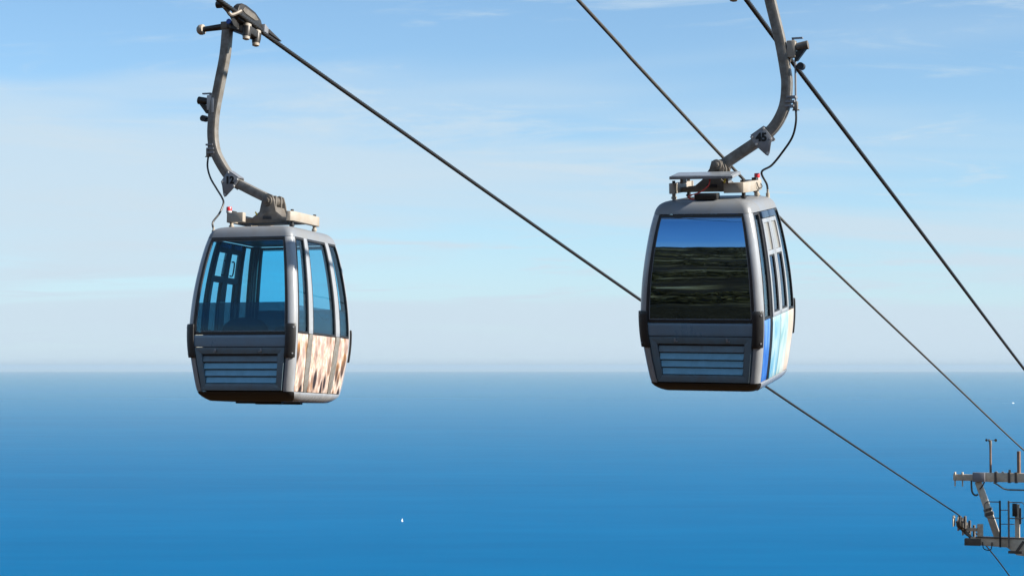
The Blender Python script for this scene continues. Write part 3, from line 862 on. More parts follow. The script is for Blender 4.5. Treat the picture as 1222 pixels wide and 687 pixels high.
    mb.box((0, 0, 2.205), (0.74, 0.24, 0.03))
    P(mb, 'cross_beam', 'bracket', bevel=0.004)
    # warning lamp on the door side
    ly = cfg['lamp_y']
    mb = MB(); mb.box((0.40, ly - math.copysign(0.10, ly), 2.305), (0.05, 0.10, 0.03)); lampb = P(mb, 'lamp_base', 'dark')
    mb = MB(); mb.lathe((0.40, ly, 2.29), (0, 0, 1), [(0, 0.034), (0.022, 0.034), (0.024, 0.030)]); P(mb, 'lamp_socket', 'white', lampb)
    mb = MB(); mb.lathe((0.40, ly, 2.314), (0, 0, 1), [(0, 0.033), (0.040, 0.033), (0.048, 0.029), (0.050, 0.02)]); P(mb, 'red_lens', 'red', lampb)
    if cfg['solar']:
        mb = MB(); mb.box((0.0, -0.43, 2.375), (0.72, 0.36, 0.034), Matrix.Rotation(R(5), 3, 'X')); sp = P(mb, 'solar_panel', 'cell', bevel=0.004)
        mb = MB(); mb.box((0.0, -0.432, 2.393), (0.67, 0.31, 0.006), Matrix.Rotation(R(5), 3, 'X')); P(mb, 'panel_face', 'cell', sp)
        for x in (-0.27, 0.25):
            mb = MB(); mb.box((x, -0.36, 2.335), (0.03, 0.16, 0.09))
            P(mb, 'panel_foot', 'zinc', sp)
        mb = MB(); mb.tube(catmull([(0.08, -0.52, 2.34), (0.07, -0.55, 2.27), (-0.02, -0.56, 2.20), (-0.16, -0.54, 2.155), (-0.14, -0.50, 2.12), (-0.05, -0.50, 2.12)], 6), 0.008, 6)
        P(mb, 'red_wire', 'redwire', sp)
        mb = MB(); mb.box((0.02, -0.44, 2.145), (0.26, 0.14, 0.07)); P(mb, 'battery_box', 'dark', bevel=0.01)
        mb = MB(); mb.tube(catmull([(0.40, ly, 2.30), (0.47, ly - 0.06, 2.22), (0.47, ly - 0.20, 2.20), (0.46, ly - 0.26, 2.27)], 6), 0.006, 6); P(mb, 'lamp_wire', 'dark', lampb)
    # gland where the door cable enters the roof
    gx, gy, gz_ = cfg['gland']
    mb = MB(); mb.cyl((gx, gy, gz_ - 0.06), (gx, gy, gz_ + 0.05), 0.022, n=10); mb.cyl((gx, gy, gz_ + 0.04), (gx, gy, gz_ + 0.09), 0.013, n=10); P(mb, 'cable_gland', 'cream')

    # swing the cabin about the pin
    R4 = Matrix.Translation(pv) @ Matrix.Rotation(cfg['pitch'], 4, 'X') @ Matrix.Rotation(cfg['roll'], 4, 'Y') @ Matrix.Diagonal((*cfg['fit'], 1.0)) @ Matrix.Translation(-pv)
    for o in body:
        o.matrix_local = R4
    gland = R4 @ Vector((gx, gy, gz_ + 0.09))

    # --- pin, hanger arm
    mb = MB(); mb.cyl((px0, -0.180, PIVOT_Z), (px0, 0.180, PIVOT_Z), 0.062, n=20)
    mb.cyl((px0, -0.198, PIVOT_Z), (px0, 0.198, PIVOT_Z), 0.036, n=6)
    mb.build('pivot_pin', M['bracket'], root, bevel=0.004)
    arm = catmull([(x, 0, z) for x, z in cfg['arm']], 8)
    mb = MB(); rings = []
    for i, p in enumerate(arm):
        d = (arm[min(i + 1, len(arm) - 1)] - arm[max(i - 1, 0)]).normalized(); n = Vector((d.z, 0, -d.x))
        h = 0.057; wv = 0.054
        rings.append([p + n * h + Vector((0, wv, 0)), p + n * h - Vector((0, wv, 0)), p - n * h - Vector((0, wv, 0)), p - n * h + Vector((0, wv, 0))])
    mb.loft(rings)
    harm = mb.build('hanger_arm', M['galv'], root, bevel=0.010, smooth=40)
    # cheek plates where the arm meets the pin
    d0 = (arm[6] - arm[0]).normalized()
    if d0.x < 0: d0 = -d0
    n0 = Vector((-d0.z, 0, d0.x))
    for y in (-0.072, 0.072):
        out = [(-0.07, -0.07), (0.10, -0.085), (0.25, -0.045), (0.27, 0.0), (0.25, 0.045), (0.06, 0.085), (-0.06, 0.075)]
        mb = MB(); mb.prism(out, lambda p, q, d: pv + d0 * p + n0 * q + Vector((0, d, 0)), y - 0.013, y + 0.013)
        mb.build('cheek_plate', M['bracket'], harm, bevel=0.004)
    # --- number plate clamped on the arm
    pc = Vector((cfg['plate'][0], 0, cfg['plate'][1]))
    for y0, y1 in ((-0.072, -0.062), (0.062, 0.072)):
        front = (y0 < 0) == (cfg['down'] > 0)
        out = [(-0.125, 0.005), (0.035, 0.115), (0.135, -0.02), (0.118, -0.07), (0.100, -0.185), (0.082, -0.215), (0.058, -0.205), (-0.055, -0.10)]
        if not front: out = [(-0.125, 0.005), (0.035, 0.115), (0.135, -0.02), (-0.03, -0.12)]
        mb = MB(); mb.prism(out, lambda p, q, d: pc + Vector((p, d, q)), y0, y1)
        plt = mb.build('number_plate', M['zinc'], root, bevel=0.002)
        s = -1 if y0 < 0 else 1; yo = y0 if s < 0 else y1
        for p, q in ((-0.10, 0.0), (0.03, 0.095), (0.11, -0.025), (-0.05, -0.08)):
            mb = MB(); mb.cyl(pc + Vector((p, yo, q)), pc + Vector((p, yo + s * 0.016, q)), 0.014, n=6)
            mb.build('bolt', M['white'], plt)
        if not front: continue
        mb = MB(); mb.cyl(pc + Vector((0.080, y0 - 0.003, -0.185)), pc + Vector((0.080, y1 + 0.003, -0.185)), 0.017, n=14)
        mb.build('eyelet', M['white'], plt)
        me = text_mesh(cfg['number'], 0.125, 0.006); me.materials.append(M['ink'])
        to = bpy.data.objects.new('number', me); col.objects.link(to); to.parent = plt
        to.location = pc + Vector((0.008, yo + s * 0.003, -0.008))
        to.rotation_euler = (R(90), R(0), 0) if s < 0 else (R(90), 0, R(180))
    # flange across the top edge of the clamp
    mb = MB(); a = Vector((-0.115, 0, 0.02)); b = Vector((0.035, 0, 0.118))
    mb.box(pc + (a + b) / 2, ((b - a).length, 0.145, 0.012), Matrix.Rotation(-math.atan2(b.z - a.z, b.x - a.x), 3, 'Y'))
    mb.build('clamp_flange', M['zinc'], harm)
    # --- door actuator on the outer side of the arm
    act = MB(); act.box((0.885, 0.0, 3.735), (0.10, 0.09, 0.19)); act.box((0.84, 0.045, 3.70), (0.05, 0.02, 0.20))
    ac = act.build('door_actuator', M['white'] if not cfg['solar'] else M['cream'], root, bevel=0.012)
    mb = MB(); mb.cyl((0.94, 0.0, 3.755), (1.07, 0.0, 3.775), 0.045, 0.050, n=14); mb.build('spring_drum', M['bracket'] if cfg['solar'] else M['dark'], ac)
    mb = MB(); mb.prism([(0.93, 3.70), (1.06, 3.74), (0.95, 3.60), (0.92, 3.60)], lambda p, q, d: Vector((p, d, q)), -0.03, 0.03); mb.build('lever', M['dark'], ac)
    mb = MB(); mb.box((0.95, 0, 3.855), (0.12, 0.05, 0.016)); mb.box((0.90, 0, 3.835), (0.016, 0.05, 0.05)); mb.build('hook', M['zinc'], ac)
    mb = MB(); mb.cyl((0.99, -0.045, 3.54), (0.99, 0.045, 3.54), 0.040, n=16); mb.cyl((0.93, 0, 3.54), (0.99, 0, 3.54), 0.012, n=8); mb.build('roller', M['rubber'], ac)
    mb = MB(); mb.cyl((0.925, 0, 3.62), (0.928, 0, 3.08), 0.012, n=8); mb.build('push_rod', M['zinc'], ac)
    for k in range(3):
        mb = MB(); mb.box((0.885 - 0.01 * k, 0.0, 3.20 - 0.05 * k), (0.10, 0.13, 0.022)); mb.build('clamp_bolt', M['zinc'], ac)
    mb = MB(); mb.box((0.925, 0, 3.10), (0.05, 0.05, 0.10)); mb.box((0.93, 0, 3.055), (0.08, 0.03, 0.012))
    mb.build('cable_clamp', M['galv'], ac, bevel=0.003)
    sy = math.copysign(1, gy)
    cp = [(0.928, 0, 3.07), (0.935, 0.01, 2.93), (0.87, 0.05, 2.78), (0.73, 0.14, 2.63), (0.60, 0.24, 2.51), (0.545, 0.30, 2.43), (0.545, 0.40, 2.30), tuple(gland + Vector((0.01, 0, 0.06))), tuple(gland - Vector((0, 0, 0.02)))]
    if cfg['solar']:
        cp = [(0.928, 0, 3.07), (0.925, 0.01 * sy, 2.92), (0.87, 0.06 * sy, 2.76), (0.74, 0.12 * sy, 2.60), (0.60, 0.2 * sy, 2.47), tuple(gland + Vector((-0.045, -0.1, 0.19))), tuple(gland + Vector((-0.01, 0, 0.06))), tuple(gland - Vector((0, 0, 0.02)))]
    mb = MB(); mb.tube(catmull(cp, 8), 0.0125, 8); mb.build('door_cable', M['rubber'], ac)

    # --- grip on the rope: axis r points downhill
    g = Vector((cfg['rope_x'], 0, cfg['rope_z']))
    dr = Vector((0, cfg['down'], -0.178)).normalized(); xo = Vector((1, 0, 0)); up = Vector((0, 0.178 * cfg['down'], 1)).normalized()
    G = lambda r, x, n: g + dr * r + xo * x + up * n
    Rg = Matrix((dr, xo, up)).transposed()
    ax, az = cfg['arm'][0]
    mb = MB(); mb.box(Vector((ax - 0.005, 0, az + 0.01)), (0.15, 0.13, 0.10)); hd = mb.build('arm_head', M['bracket'], root, bevel=0.012)
    mb = MB(); mb.cyl((ax + 0.04, 0, az + 0.005), (ax + 0.36, 0, az - 0.015), 0.042, 0.034, n=14); mb.build('roller_axle', M['dark'], hd)
    mb = MB(); mb.lathe((ax + 0.34, 0, az - 0.014), (1, 0, -0.07), [(0, 0.040), (0.005, 0.064), (0.03, 0.068), (0.06, 0.064), (0.085, 0.045), (0.09, 0.02)]); mb.build('guide_roller', M['cream'], hd)
    # link from the arm head to the jaws, running under the rope
    mb = MB()
    L = (Vector((ax, 0, az)) - g)
    def ring(c, a, b):
        return [c + dr * a + up * b, c - dr * a + up * b, c - dr * a - up * b, c + dr * a - up * b]
    mb.loft([ring(Vector((ax - 0.02, 0, az + 0.01)), 0.07, 0.05), ring(Vector((ax - 0.10, 0, az)) + dr * 0.06, 0.11, 0.055), ring(G(0.12, 0.06, -0.11), 0.17, 0.055), ring(G(0.15, -0.02, -0.10), 0.17, 0.05)])
    gb = mb.build('grip_body', M['dark'], root, bevel=0.012)
    mb = MB(); mb.cyl(Vector((ax - 0.07, 0, az + 0.03)) - dr * 0.09, Vector((ax - 0.07, 0, az + 0.03)) - dr * 0.11, 0.034, n=14); mb.build('blue_cap', M['blue'], gb)
    # spring packs standing beside the rope
    for r_ in (0.0, 0.26):
        mb = MB(); mb.lathe(G(r_, 0.02, -0.20), up, [(0, 0.050), (0.04, 0.056), (0.10, 0.056), (0.14, 0.050)]); sp = mb.build('spring_pack', M['dark'], gb)
        mb = MB(); mb.lathe(G(r_, 0.02, -0.245), up, [(0, 0.020), (0.01, 0.044), (0.05, 0.048)]); mb.build('spring_cap', M['cream'], sp)
        mb = MB(); mb.lathe(G(r_, 0.02, -0.04), up, [(-0.03, 0.052), (0.0, 0.052), (0.012, 0.030)]); mb.build('spring_cap', M['cream'], sp)
    # upper jaw housing along the rope
    out = [(-0.26, 0.02), (-0.23, 0.13), (-0.16, 0.185), (-0.05, 0.20), (0.20, 0.19), (0.36, 0.14), (0.42, 0.07), (0.42, 0.0), (0.30, -0.045), (-0.22, -0.045)]
    mb = MB(); mb.prism(out, lambda p, q, d: G(p, d, q), 0.028, 0.115); jw = mb.build('jaw_housing', M['dark'], gb, bevel=0.014)
    mb = MB(); mb.prism([(-0.14, 0.10), (-0.10, 0.155), (0.18, 0.150), (0.28, 0.11), (0.2, 0.08), (-0.08, 0.08)], lambda p, q, d: G(p, d, q), 0.020, 0.027); mb.build('cover_plate', M['bracket'], jw)
    mb = MB(); mb.prism([(0.42, -0.005), (0.42, 0.11), (0.53, 0.085), (0.53, -0.005)], lambda p, q, d: G(p, d, q), 0.0, 0.09); mb.build('collar', M['zinc'], jw, bevel=0.006)
    mb = MB(); mb.prism([(0.53, 0.022), (0.53, 0.075), (0.88, 0.032), (0.88, 0.022)], lambda p, q, d: G(p, d, q), -0.01, 0.05); mb.build('rope_guide', M['dark'], jw, bevel=0.004)
    mb = MB(); mb.tube(catmull([G(-0.30, -0.04, 0.03), G(-0.42, 0.02, -0.06), G(-0.48, 0.05, -0.02), G(-0.62, 0.045, 0.0)], 6), 0.026, 8); mb.build('entry_guide', M['bracket'], jw)
    mb = MB(); mb.cyl(G(-0.64, 0.02, 0.0), G(-0.64, 0.11, 0.0), 0.045, n=14); mb.build('guide_wheel', M['dark'], jw)
    mb = MB(); mb.loft([ring(G(-0.32, 0.06, -0.05), 0.07, 0.02), ring(G(-0.18, 0.07, -0.12), 0.07, 0.02)]); mb.build('lever_plate', M['dark'], gb, bevel=0.004)
    mb = MB(); mb.tube([G(-0.10, 0.10, 0.02), G(-0.06, 0.12, -0.12)], 0.014, 8)
    mb.build('lever_arm', M['zinc'], gb, bevel=0.004)
    return root

arm_left = [(0.662, 4.69), (0.697, 4.331), (0.771, 3.984), (0.838, 3.668), (0.859, 3.509), (0.866, 3.350), (0.854, 3.222), (0.814, 3.082), (0.723, 2.925), (0.625, 2.795), (0.52, 2.712), (0.40, 2.650), (0.27, 2.587), (0.13, 2.522), (0.0, 2.46)]
arm_right = [(0.56, 4.69), (0.643, 4.301), (0.757, 3.824), (0.815, 3.493), (0.829, 3.351), (0.815, 3.165), (0.772, 3.026), (0.690, 2.889), (0.580, 2.785), (0.45, 2.697), (0.32, 2.617), (0.20, 2.543), (0.07, 2.46)]
cable_car(dict(loc=(-2.975, 26.1, EYE - 0.405), rot=LINE_ROT + math.pi, fit=(1.045, 1.03, 1.01), pitch=R(2.2), roll=0.0, side=1, pivot_x=0.0,
    label='grey cable car numbered 12 with feather print panels and see-through blue windows', arm=arm_left, plate=(0.575, 2.745), number='12',
    end_glass='glass_clear', side_glass='glass_side', door_glass='glass_side', upper_glass='glass_pale', band=True, solar=False, lamp_y=0.37, gland=(0.515, 0.53, 2.01),
    print_end0='feather', print_end1='feather', print_mid='feather', print_door=('feather', 'feather'),
    rope_x=0.358, rope_z=4.742, down=-1))
cable_car(dict(loc=(2.285, 23.5, EYE - 0.215), rot=LINE_ROT, fit=(1.0, 1.0, 1.0), pitch=R(7.2), roll=R(0.8), side=-1, pivot_x=0.06,
    label='grey cable car numbered 45 with blue and peach print and mirrored dark window', arm=arm_right, plate=(0.545, 2.765), number='45',
    end_glass='glass_mirror', side_glass='glass_side', door_glass='glass_door', upper_glass='glass_frost', band=False, solar=True, lamp_y=0.32, gland=(0.475, 0.50, 2.08),
    print_end0='print_blue', print_end1='print_peach', print_mid='print_aqua', print_door=('print_aqua', 'print_teal'),
    rope_x=0.144, rope_z=4.637, down=1))

# ------------------------------------------------------------------ lift tower
def lift_tower():
    half = 3.165
    base = Vector((ROPE_A[0], ROPE_A[1], 0)) + EV * TW + EU * half
    gz = ground(base.x, base.y) - EYE
    root = empty('lift_tower', (base.x, base.y, EYE + gz), LINE_ROT)
    tag(root, 'cream steel lift tower with crossarm, service gantry and rope sheaves', 'tower')
    Z = lambda z: z - gz                                   # z relative to eye level -> local
    def B(name, m, mb, parent=None, **k): return mb.build(name, M[m], parent or root, **k)
    mb = MB(); mb.lathe((0, 0, -1.5), (0, 0, 1), [(0, 0.62), (Z(-6.9) + 1.5, 0.42)], 28); B('column', 'tower', mb)
    mb = MB(); mb.lathe((0, 0, -0.6), (0, 0, 1), [(0, 1.3), (0.75, 1.3), (0.8, 1.2)], 28); B('footing', 'cream', mb)
    # crossarm, tapering from the column
    mb = MB()
    def rect(x, z0, z1, w): return [Vector((x, -w, Z(z0))), Vector((x, w, Z(z0))), Vector((x, w, Z(z1))), Vector((x, -w, Z(z1)))]
    mb.loft([rect(-2.9, -6.72, -6.44, 0.11), rect(-1.55, -6.78, -6.44, 0.13), rect(-1.2, -7.05, -6.45, 0.16), rect(0, -7.2, -6.45, 0.24), rect(1.2, -7.05, -6.45, 0.16), rect(1.55, -6.78, -6.44, 0.13), rect(2.9, -6.72, -6.44, 0.11)])
    ca = B('crossarm', 'tower', mb, bevel=0.015)
    mb = MB(); mb.box((0, 0, Z(-6.425)), (5.4, 0.42, 0.03)); B('walkway', 'tower_dark', mb, ca)
    for x in (-1.05, 1.05):
        mb = MB(); mb.box((x, -0.19, Z(-6.72)), (0.10, 0.05, 0.46), Matrix.Rotation(R(34 if x < 0 else -34), 3, 'Y')); B('stiffener', 'tower_dark', mb, ca)
    mb = MB(); mb.tube(catmull([(-2.45, -0.13, Z(-6.6)), (-2.4, -0.16, Z(-6.85)), (-2.15, -0.16, Z(-6.88)), (-2.1, -0.13, Z(-6.6))], 6), 0.02, 6); B('cable_loop', 'dark', mb, ca)
    mb = MB(); mb.box((-1.25, -0.10, Z(-6.95)), (0.5, 0.16, 0.10)); B('splice_plate', 'tower_dark', mb, ca)
    # service gantry above
    mb = MB()
    mb.box((0, 0, Z(-4.17)), (5.0, 0.22, 0.34)); gt = B('gantry_beam', 'tower', mb, bevel=0.015)
    for s in (-1, 1):
        mb = MB(); mb.box((s * 3.02, 0, Z(-4.20)), (1.04, 0.14, 0.24)); B('beam_end', 'tower', mb, gt, bevel=0.01)
        for x in (3.48, 3.20):
            mb = MB(); mb.box((s * x, 0, Z(-4.15)), (0.05, 0.20, 0.30)); mb.box((s * x, 0, Z(-4.40)), (0.045, 0.05, 0.28)); B('hook', 'tower', mb, gt)
        # leaning strut
        mb = MB()
        a = Vector((s * 2.62, 0, Z(-4.34))); b = Vector((s * 1.90, 0, Z(-6.44))); d = (b - a).normalized(); n = Vector((d.z, 0, -d.x))
        mb.loft([[p + n * 0.12 + Vector((0, 0.11, 0)), p + n * 0.12 - Vector((0, 0.11, 0)), p - n * 0.12 - Vector((0, 0.11, 0)), p - n * 0.12 + Vector((0, 0.11, 0))] for p in (a, b)])
        st = B('strut', 'tower', mb, bevel=0.012)
        m_ = a + (b - a) * 0.53
        for k, f in enumerate((0.50, 0.575)):
            c = a + (b - a) * f
            mb = MB(); mb.box(c, (0.30, 0.27, 0.09 + 0.04 * k), Matrix.Rotation(math.atan2(d.x, d.z) + math.pi, 3, 'Y')); B('clamp_band', 'tower_dark', mb, st)
        mb = MB(); mb.tube(catmull([(s * 2.85, -0.13, Z(-4.3)), (s * 2.83, -0.14, Z(-4.70)), (s * 2.72, -0.14, Z(-4.85)), (s * 2.60, -0.13, Z(-4.82))], 6), 0.035, 8); B('conduit', 'tower_dark', mb, st)
        mb = MB(); mb.tube(catmull([(s * 2.36, -0.12, Z(-4.34)), (s * 2.44, -0.13, Z(-4.50)), (s * 2.55, -0.12, Z(-4.62))], 6), 0.025, 8); B('conduit', 'tower_dark', mb, st)
    mb = MB(); mb.box((-2.56, -0.16, Z(-4.17)), (0.46, 0.18, 0.36)); jb = B('junction_box', 'tower_box', mb, gt, bevel=0.02)
    for x in (-1.95, -1.45, -1.2, -0.2, 0.7, 1.8):
        mb = MB(); mb.box((x, 0, Z(-4.17)), (0.09, 0.29, 0.40)); B('band', 'tower_dark', mb, gt)
    mb = MB(); mb.tube([(-2.02, -0.16, Z(-4.36)), (-1.9, -0.16, Z(-4.42)), (-1.66, -0.16, Z(-4.58)), (-1.5, -0.16, Z(-4.62)), (1.4, -0.16, Z(-4.62))], 0.03, 8); B('conduit_pipe', 'galv', mb, gt)
    for x, h in ((-1.44, 0.12), (-1.7, 0.05), (-1.95, 0.05), (1.3, 0.1)):
        mb = MB(); mb.box((x, 0, Z(-4.0) + h / 2 + 0.002), (0.08, 0.10, h)); B('bracket', 'white' if h < 0.06 else 'galv', mb, gt)
    # wind mast with cup anemometer
    mb = MB(); mb.cyl((-2.14, -0.05, Z(-4.35)), (-2.14, -0.05, Z(-3.0)), 0.045, 0.040, n=10); ms = B('wind_mast', 'rust', mb, gt)
    mb = MB(); mb.cyl((-2.14, -0.05, Z(-3.0)), (-2.14, -0.05, Z(-2.78)), 0.055, 0.05, n=10); B('sensor_head', 'galv', mb, ms)
    for k in range(3):
        a = R(20 + 120 * k); mb = MB()
        e = Vector((-2.14 + 0.20 * math.cos(a), -0.05 + 0.20 * math.sin(a), Z(-2.78)))
        mb.cyl((-2.14, -0.05, Z(-2.78)), e, 0.008, n=6); mb.lathe(e - Vector((0, 0, 0.0)), Vector((-math.sin(a), math.cos(a), 0)), [(0, 0.055), (0.03, 0.048), (0.05, 0.03), (0.055, 0.005)], 12)
        B('wind_cup', 'dark', mb, ms)
    mb = MB(); mb.cyl((-1.10, 0, Z(-4.0)), (-1.10, 0, Z(-3.18)), 0.07, n=12); B('mast_stub', 'rust', mb, gt)
    # cable saddle at the centre
    mb = MB(); mb.box((0.0, 0, Z(-4.045)), (0.2, 0.5, 0.10)); B('cable_saddle', 'tower_dark', mb, gt)
    # railings
    for s in (-1, 1):
        for x, m in ((1.78, 'dark'), (1.46, 'galv')):
            mb = MB(); mb.box((s * x, -0.24, Z(-5.90)), (0.065, 0.065, 1.75)); rp = B('rail_post', m, mb)
        for x0, x1 in ((2.34, 1.78), (1.46, 0.88)):
            mb = MB()
            pts = [(x1, -5.08), (x0 + (0.08 if x0 < x1 else -0.08), -5.08), (x0, -5.16), (x0, -5.62), (x0 + (0.08 if x0 < x1 else -0.08), -5.68), (x1, -5.68)]
            if x0 == 1.46: pts = [(x0, -5.08), (x1 + 0.08, -5.08), (x1, -5.16), (x1, -5.62), (x1 + 0.08, -5.68), (x0, -5.68)]
            mb.tube([(s * a, -0.24, Z(b)) for a, b in pts], 0.020, 8); B('hand_rail', 'galv', mb)
        mb = MB(); mb.cyl((s * 1.78, -0.24, Z(-5.38)), (s * 1.46, -0.24, Z(-5.38)), 0.016, n=8); B('mid_rail', 'galv', mb)
        mb = MB(); mb.cyl((s * 1.78, -0.24, Z(-5.90)), (s * 1.25, -0.24, Z(-5.90)), 0.016, n=8); B('mid_rail', 'galv', mb)
        # ladder post with lamp box
        mb = MB(); mb.box((s * 1.17, -0.02, Z(-5.80)), (0.17, 0.12, 1.28)); lp = B('rear_post', 'tower', mb, bevel=0.01)
        mb = MB(); mb.box((s * 1.25, -0.14, Z(-5.37)), (0.17, 0.14, 0.48)); B('switch_box', 'dark', mb, lp, bevel=0.02)
        mb = MB(); mb.box((s * 1.06, -0.05, Z(-5.6)), (0.07, 0.07, 0.6)); B('ladder_stile', 'tower_dark', mb, lp)
    # sheave trains: rockers with wheels under the rope
    for s, (P0, tab) in ((-1, (ROPE_A, wA)), (1, (ROPE_C, wC))):
        w_, z_ = dense(tab, 0.05)
        off = TW if s < 0 else TW + (Vector((ROPE_A[0], ROPE_A[1], 0)) - Vector((ROPE_C[0], ROPE_C[1], 0))).dot(EV)
        rz = lambda v: float(np.interp(off + v, w_, z_))
        mb = MB()
        path = [Vector((s * half, v, Z(rz(v)) - 0.32)) for v in (-1.15, -0.6, 0.0, 0.6, 1.15)]
        for sx in (-0.09, 0.09):
            rr = []
            for p in path:
                rr.append([p + Vector((sx - 0.012, 0, 0.07)), p + Vector((sx + 0.012, 0, 0.07)), p + Vector((sx + 0.012, 0, -0.09)), p + Vector((sx - 0.012, 0, -0.09))])
            mb.loft(rr)
        rk = B('sheave_rocker', 'tower_dark', mb)
        for v in (-1.0, -0.5, 0.0, 0.5, 1.0):
            c = Vector((s * half, v, Z(rz(v)) - 0.235))
            mb = MB(); mb.lathe(c - Vector((0.055, 0, 0)), (1, 0, 0), [(0, 0.06), (0.001, 0.225), (0.02, 0.225), (0.04, 0.205), (0.07, 0.205), (0.09, 0.225), (0.109, 0.225), (0.11, 0.06)], 24); B('sheave', 'tower_dark', mb, rk)
            mb = MB(); mb.cyl(c - Vector((0.14, 0, 0)), c + Vector((0.14, 0, 0)), 0.04, n=10); B('axle', 'galv', mb, rk)
        # rope catchers and guard plates
        for v in (-1.1, 0.0, 1.1):
            c = Vector((s * (half + 0.2), v, Z(rz(v)) - 0.15)); mb = MB(); mb.box(c + Vector((0, 0, -0.06)), (0.03, 0.42, 0.40)); B('rope_catcher', 'tower', mb, rk)
            c = Vector((s * (half - 0.2), v + 0.12, Z(rz(v)) - 0.18)); mb = MB(); mb.box(c + Vector((0, 0, -0.08)), (0.07, 0.26, 0.46)); B('guard_plate', 'bracket', mb, rk)
        zc = Z(rz(0.0)) - 0.34
        mb = MB(); mb.box((s * (half - 0.36), 0, zc - 0.02), (0.70, 0.12, 0.12)); mb.box((s * (half - 0.62), -0.05, zc - 0.03), (0.20, 0.22, 0.46)); B('sheave_hanger', 'tower', mb, ca, bevel=0.008)
        mb = MB(); mb.box((s * (half - 0.34), 0, Z(-6.62)), (0.60, 0.34, 0.26)); B('end_box', 'tower_dark', mb, ca, bevel=0.01)
        mb = MB()
        a = Vector((s * (half - 0.02), 0, zc - 0.08)); b = Vector((s * (half - 0.30), 0, Z(-6.50)))
        mb.cyl(a, b, 0.06, n=10); B('brace', 'bracket', mb, ca)
    return root
lift_tower()

# ------------------------------------------------------------------ boats
M['boat'] = mat('boat_white', (0.85, 0.85, 0.85), 0.4)
def at_sea(pxx, pyy):
    pt = math.atan(93.5 / 2500.0); cpp, spp = math.cos(pt), math.sin(pt)
    a = (pxx - 611) / 2500.0; b = (343.5 - pyy) / 2500.0
    d = Vector((a, cpp - b * spp, spp + b * cpp))
    return d * (-EYE / d.z)
def hull(mb, L, Bm, H, n=9):
    rings = []
    for i in range(n):
        t = i / (n - 1); x = (t - 0.45) * L
        w = Bm / 2 * (1 - max(0, (t - 0.35) / 0.65) ** 2.2) * (0.8 + 0.2 * min(1, t * 4)); w = max(w, 0.02)
        sh = H * (1 + 0.25 * t * t)
        rings.append([Vector((x, -w, sh)), Vector((x, -w * 0.75, 0.15 * H)), Vector((x, 0, -0.3 * H)), Vector((x, w * 0.75, 0.15 * H)), Vector((x, w, sh))])
    mb.loft(rings)
    return mb
p = at_sea(480, 622)
sb = empty('sailing_boat', (p.x, p.y, 0), R(60)); sb.scale = (0.66, 0.66, 0.66)
tag(sb, 'tiny white sailing boat far out on the sea, nearest the bottom', 'boat', 'boats on the sea')
hull(MB(), 8.5, 2.6, 0.9).build('hull', M['boat'], sb)
mb = MB(); mb.cyl((0.4, 0, 0.6), (0.4, 0, 11.0), 0.08, 0.05, n=8); mb.cyl((0.4, 0, 1.9), (-3.4, 0.5, 2.0), 0.06, n=8); mb.build('mast', M['zinc'], sb)
def sail(pts, bul):
    mb = MB(); A, Bq, C = [Vector(q) for q in pts]; n = 6; vs = []; fs = []
    for i in range(n + 1):
        for j in range(n + 1 - i):
            u, v = i / n, j / n; q = A * (1 - u - v) + Bq * u + C * v
            q = q + Vector((0, bul * 27 * u * v * (1 - u - v) + bul * 2 * u * (1 - u - v), 0)); vs.append(q)
    idx = {}; k = 0
    for i in range(n + 1):
        for j in range(n + 1 - i): idx[i, j] = k; k += 1
    for i in range(n):
        for j in range(n - i):
            fs.append((idx[i, j], idx[i + 1, j], idx[i, j + 1]))
            if j < n - i - 1: fs.append((idx[i + 1, j], idx[i + 1, j + 1], idx[i, j + 1]))
    m = len(vs); vs2 = [q + Vector((0, 0.03, 0)) for q in vs]
    mb.add(vs + vs2, fs + [tuple(x + m for x in f) for f in fs])
    return mb
sail([(0.3, 0, 2.1), (-3.3, 0.4, 2.2), (0.3, 0, 10.8)], 0.25).build('mainsail', M['boat'], sb)
sail([(3.9, 0, 1.3), (0.7, 0.6, 1.6), (0.5, 0, 10.2)], 0.25).build('headsail', M['boat'], sb)
p = at_sea(1209, 481)
mbt = empty('motor_boat', (p.x, p.y, 0), R(28)); mbt.scale = (0.75, 0.75, 0.75)
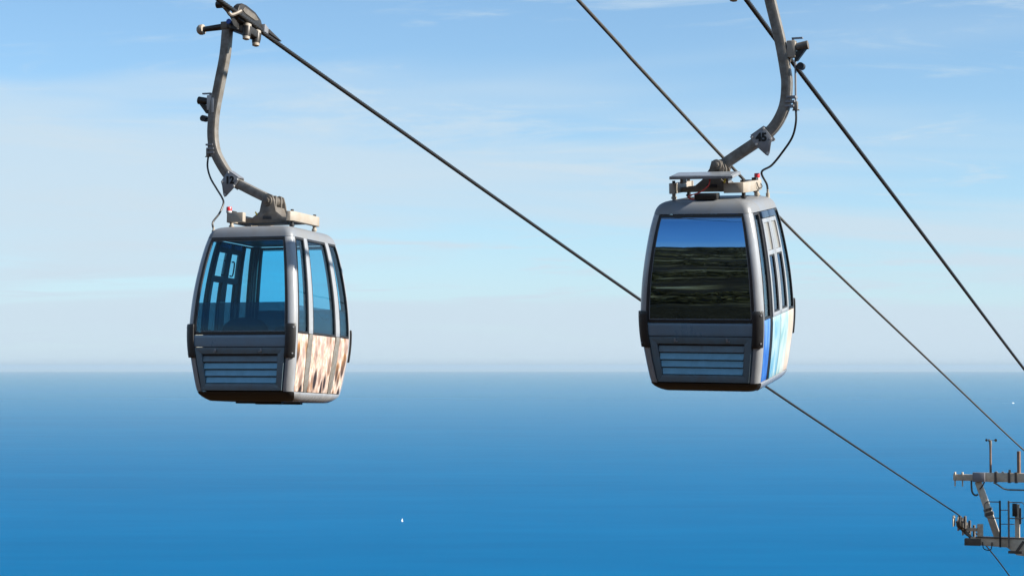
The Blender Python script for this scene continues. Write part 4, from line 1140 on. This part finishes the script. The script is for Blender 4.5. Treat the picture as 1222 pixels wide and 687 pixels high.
tag(mbt, 'white motor boat with a pale wake near the right edge of the sea', 'boat', 'boats on the sea')
hull(MB(), 34, 8, 4.2).build('hull', M['boat'], mbt)
mb = MB(); mb.loft([[Vector((x, -w, z)), Vector((x, w, z)), Vector((x, w, z + 3.2)), Vector((x, -w, z + 3.2))] for x, w, z in ((-11, 2.6, 4.2), (2, 2.8, 4.4), (5, 2.2, 4.5))]); cbn = mb.build('cabin', M['boat'], mbt, bevel=0.2)
mb = MB(); mb.box((-3, 0, 9.0), (9, 4.2, 2.4)); mb.build('bridge', M['boat'], cbn, bevel=0.3)
mb = MB()
mb.add([(-14, -3, 0.25), (-14, 3, 0.25), (-150, 16, 0.25), (-150, -16, 0.25)], [(0, 1, 2, 3)])
foam = mat('wake_foam', (0.30, 0.42, 0.50), 0.7, noise=0.6, nscale=0.05, tint2=(0.05, 0.2, 0.35))
mb.build('wake', foam, mbt)
p = at_sea(1046, 445.2)
cs = empty('cargo_ship', (p.x, p.y, 0), R(2))
tag(cs, 'faint grey cargo ship on the hazy horizon', 'ship')
hull(MB(), 250, 36, 15).build('hull', mat('ship_hull', (0.08, 0.10, 0.13), 0.6), cs)
mb = MB(); mb.box((-85, 0, 26), (22, 30, 24)); mb.box((-85, 0, 44), (14, 34, 12)); mb.build('bridge_tower', M['white'], cs)

# ------------------------------------------------------------------ haze
def haze():
    top = 430.0
    bpy_m = bpy.data.materials.new('haze_air'); bpy_m.use_nodes = True
    nt = bpy_m.node_tree; nt.nodes.clear()
    out = nt.nodes.new('ShaderNodeOutputMaterial')
    pv = nt.nodes.new('ShaderNodeVolumePrincipled')
    pv.inputs['Color'].default_value = (0.475, 0.625, 0.755, 1)
    pv.inputs['Density'].default_value = 1.2e-5
    pv.inputs['Anisotropy'].default_value = 0.0
    nt.links.new(pv.outputs[0], out.inputs['Volume'])
    mb = MB(); s = 1600000.0
    mb.box((0, 0, (top - 2.0) / 2), (s, s, top + 2.0))
    o = mb.build('haze', bpy_m)
    tag(o, 'thin sea haze paling the distance', 'haze', kind='stuff')
haze()
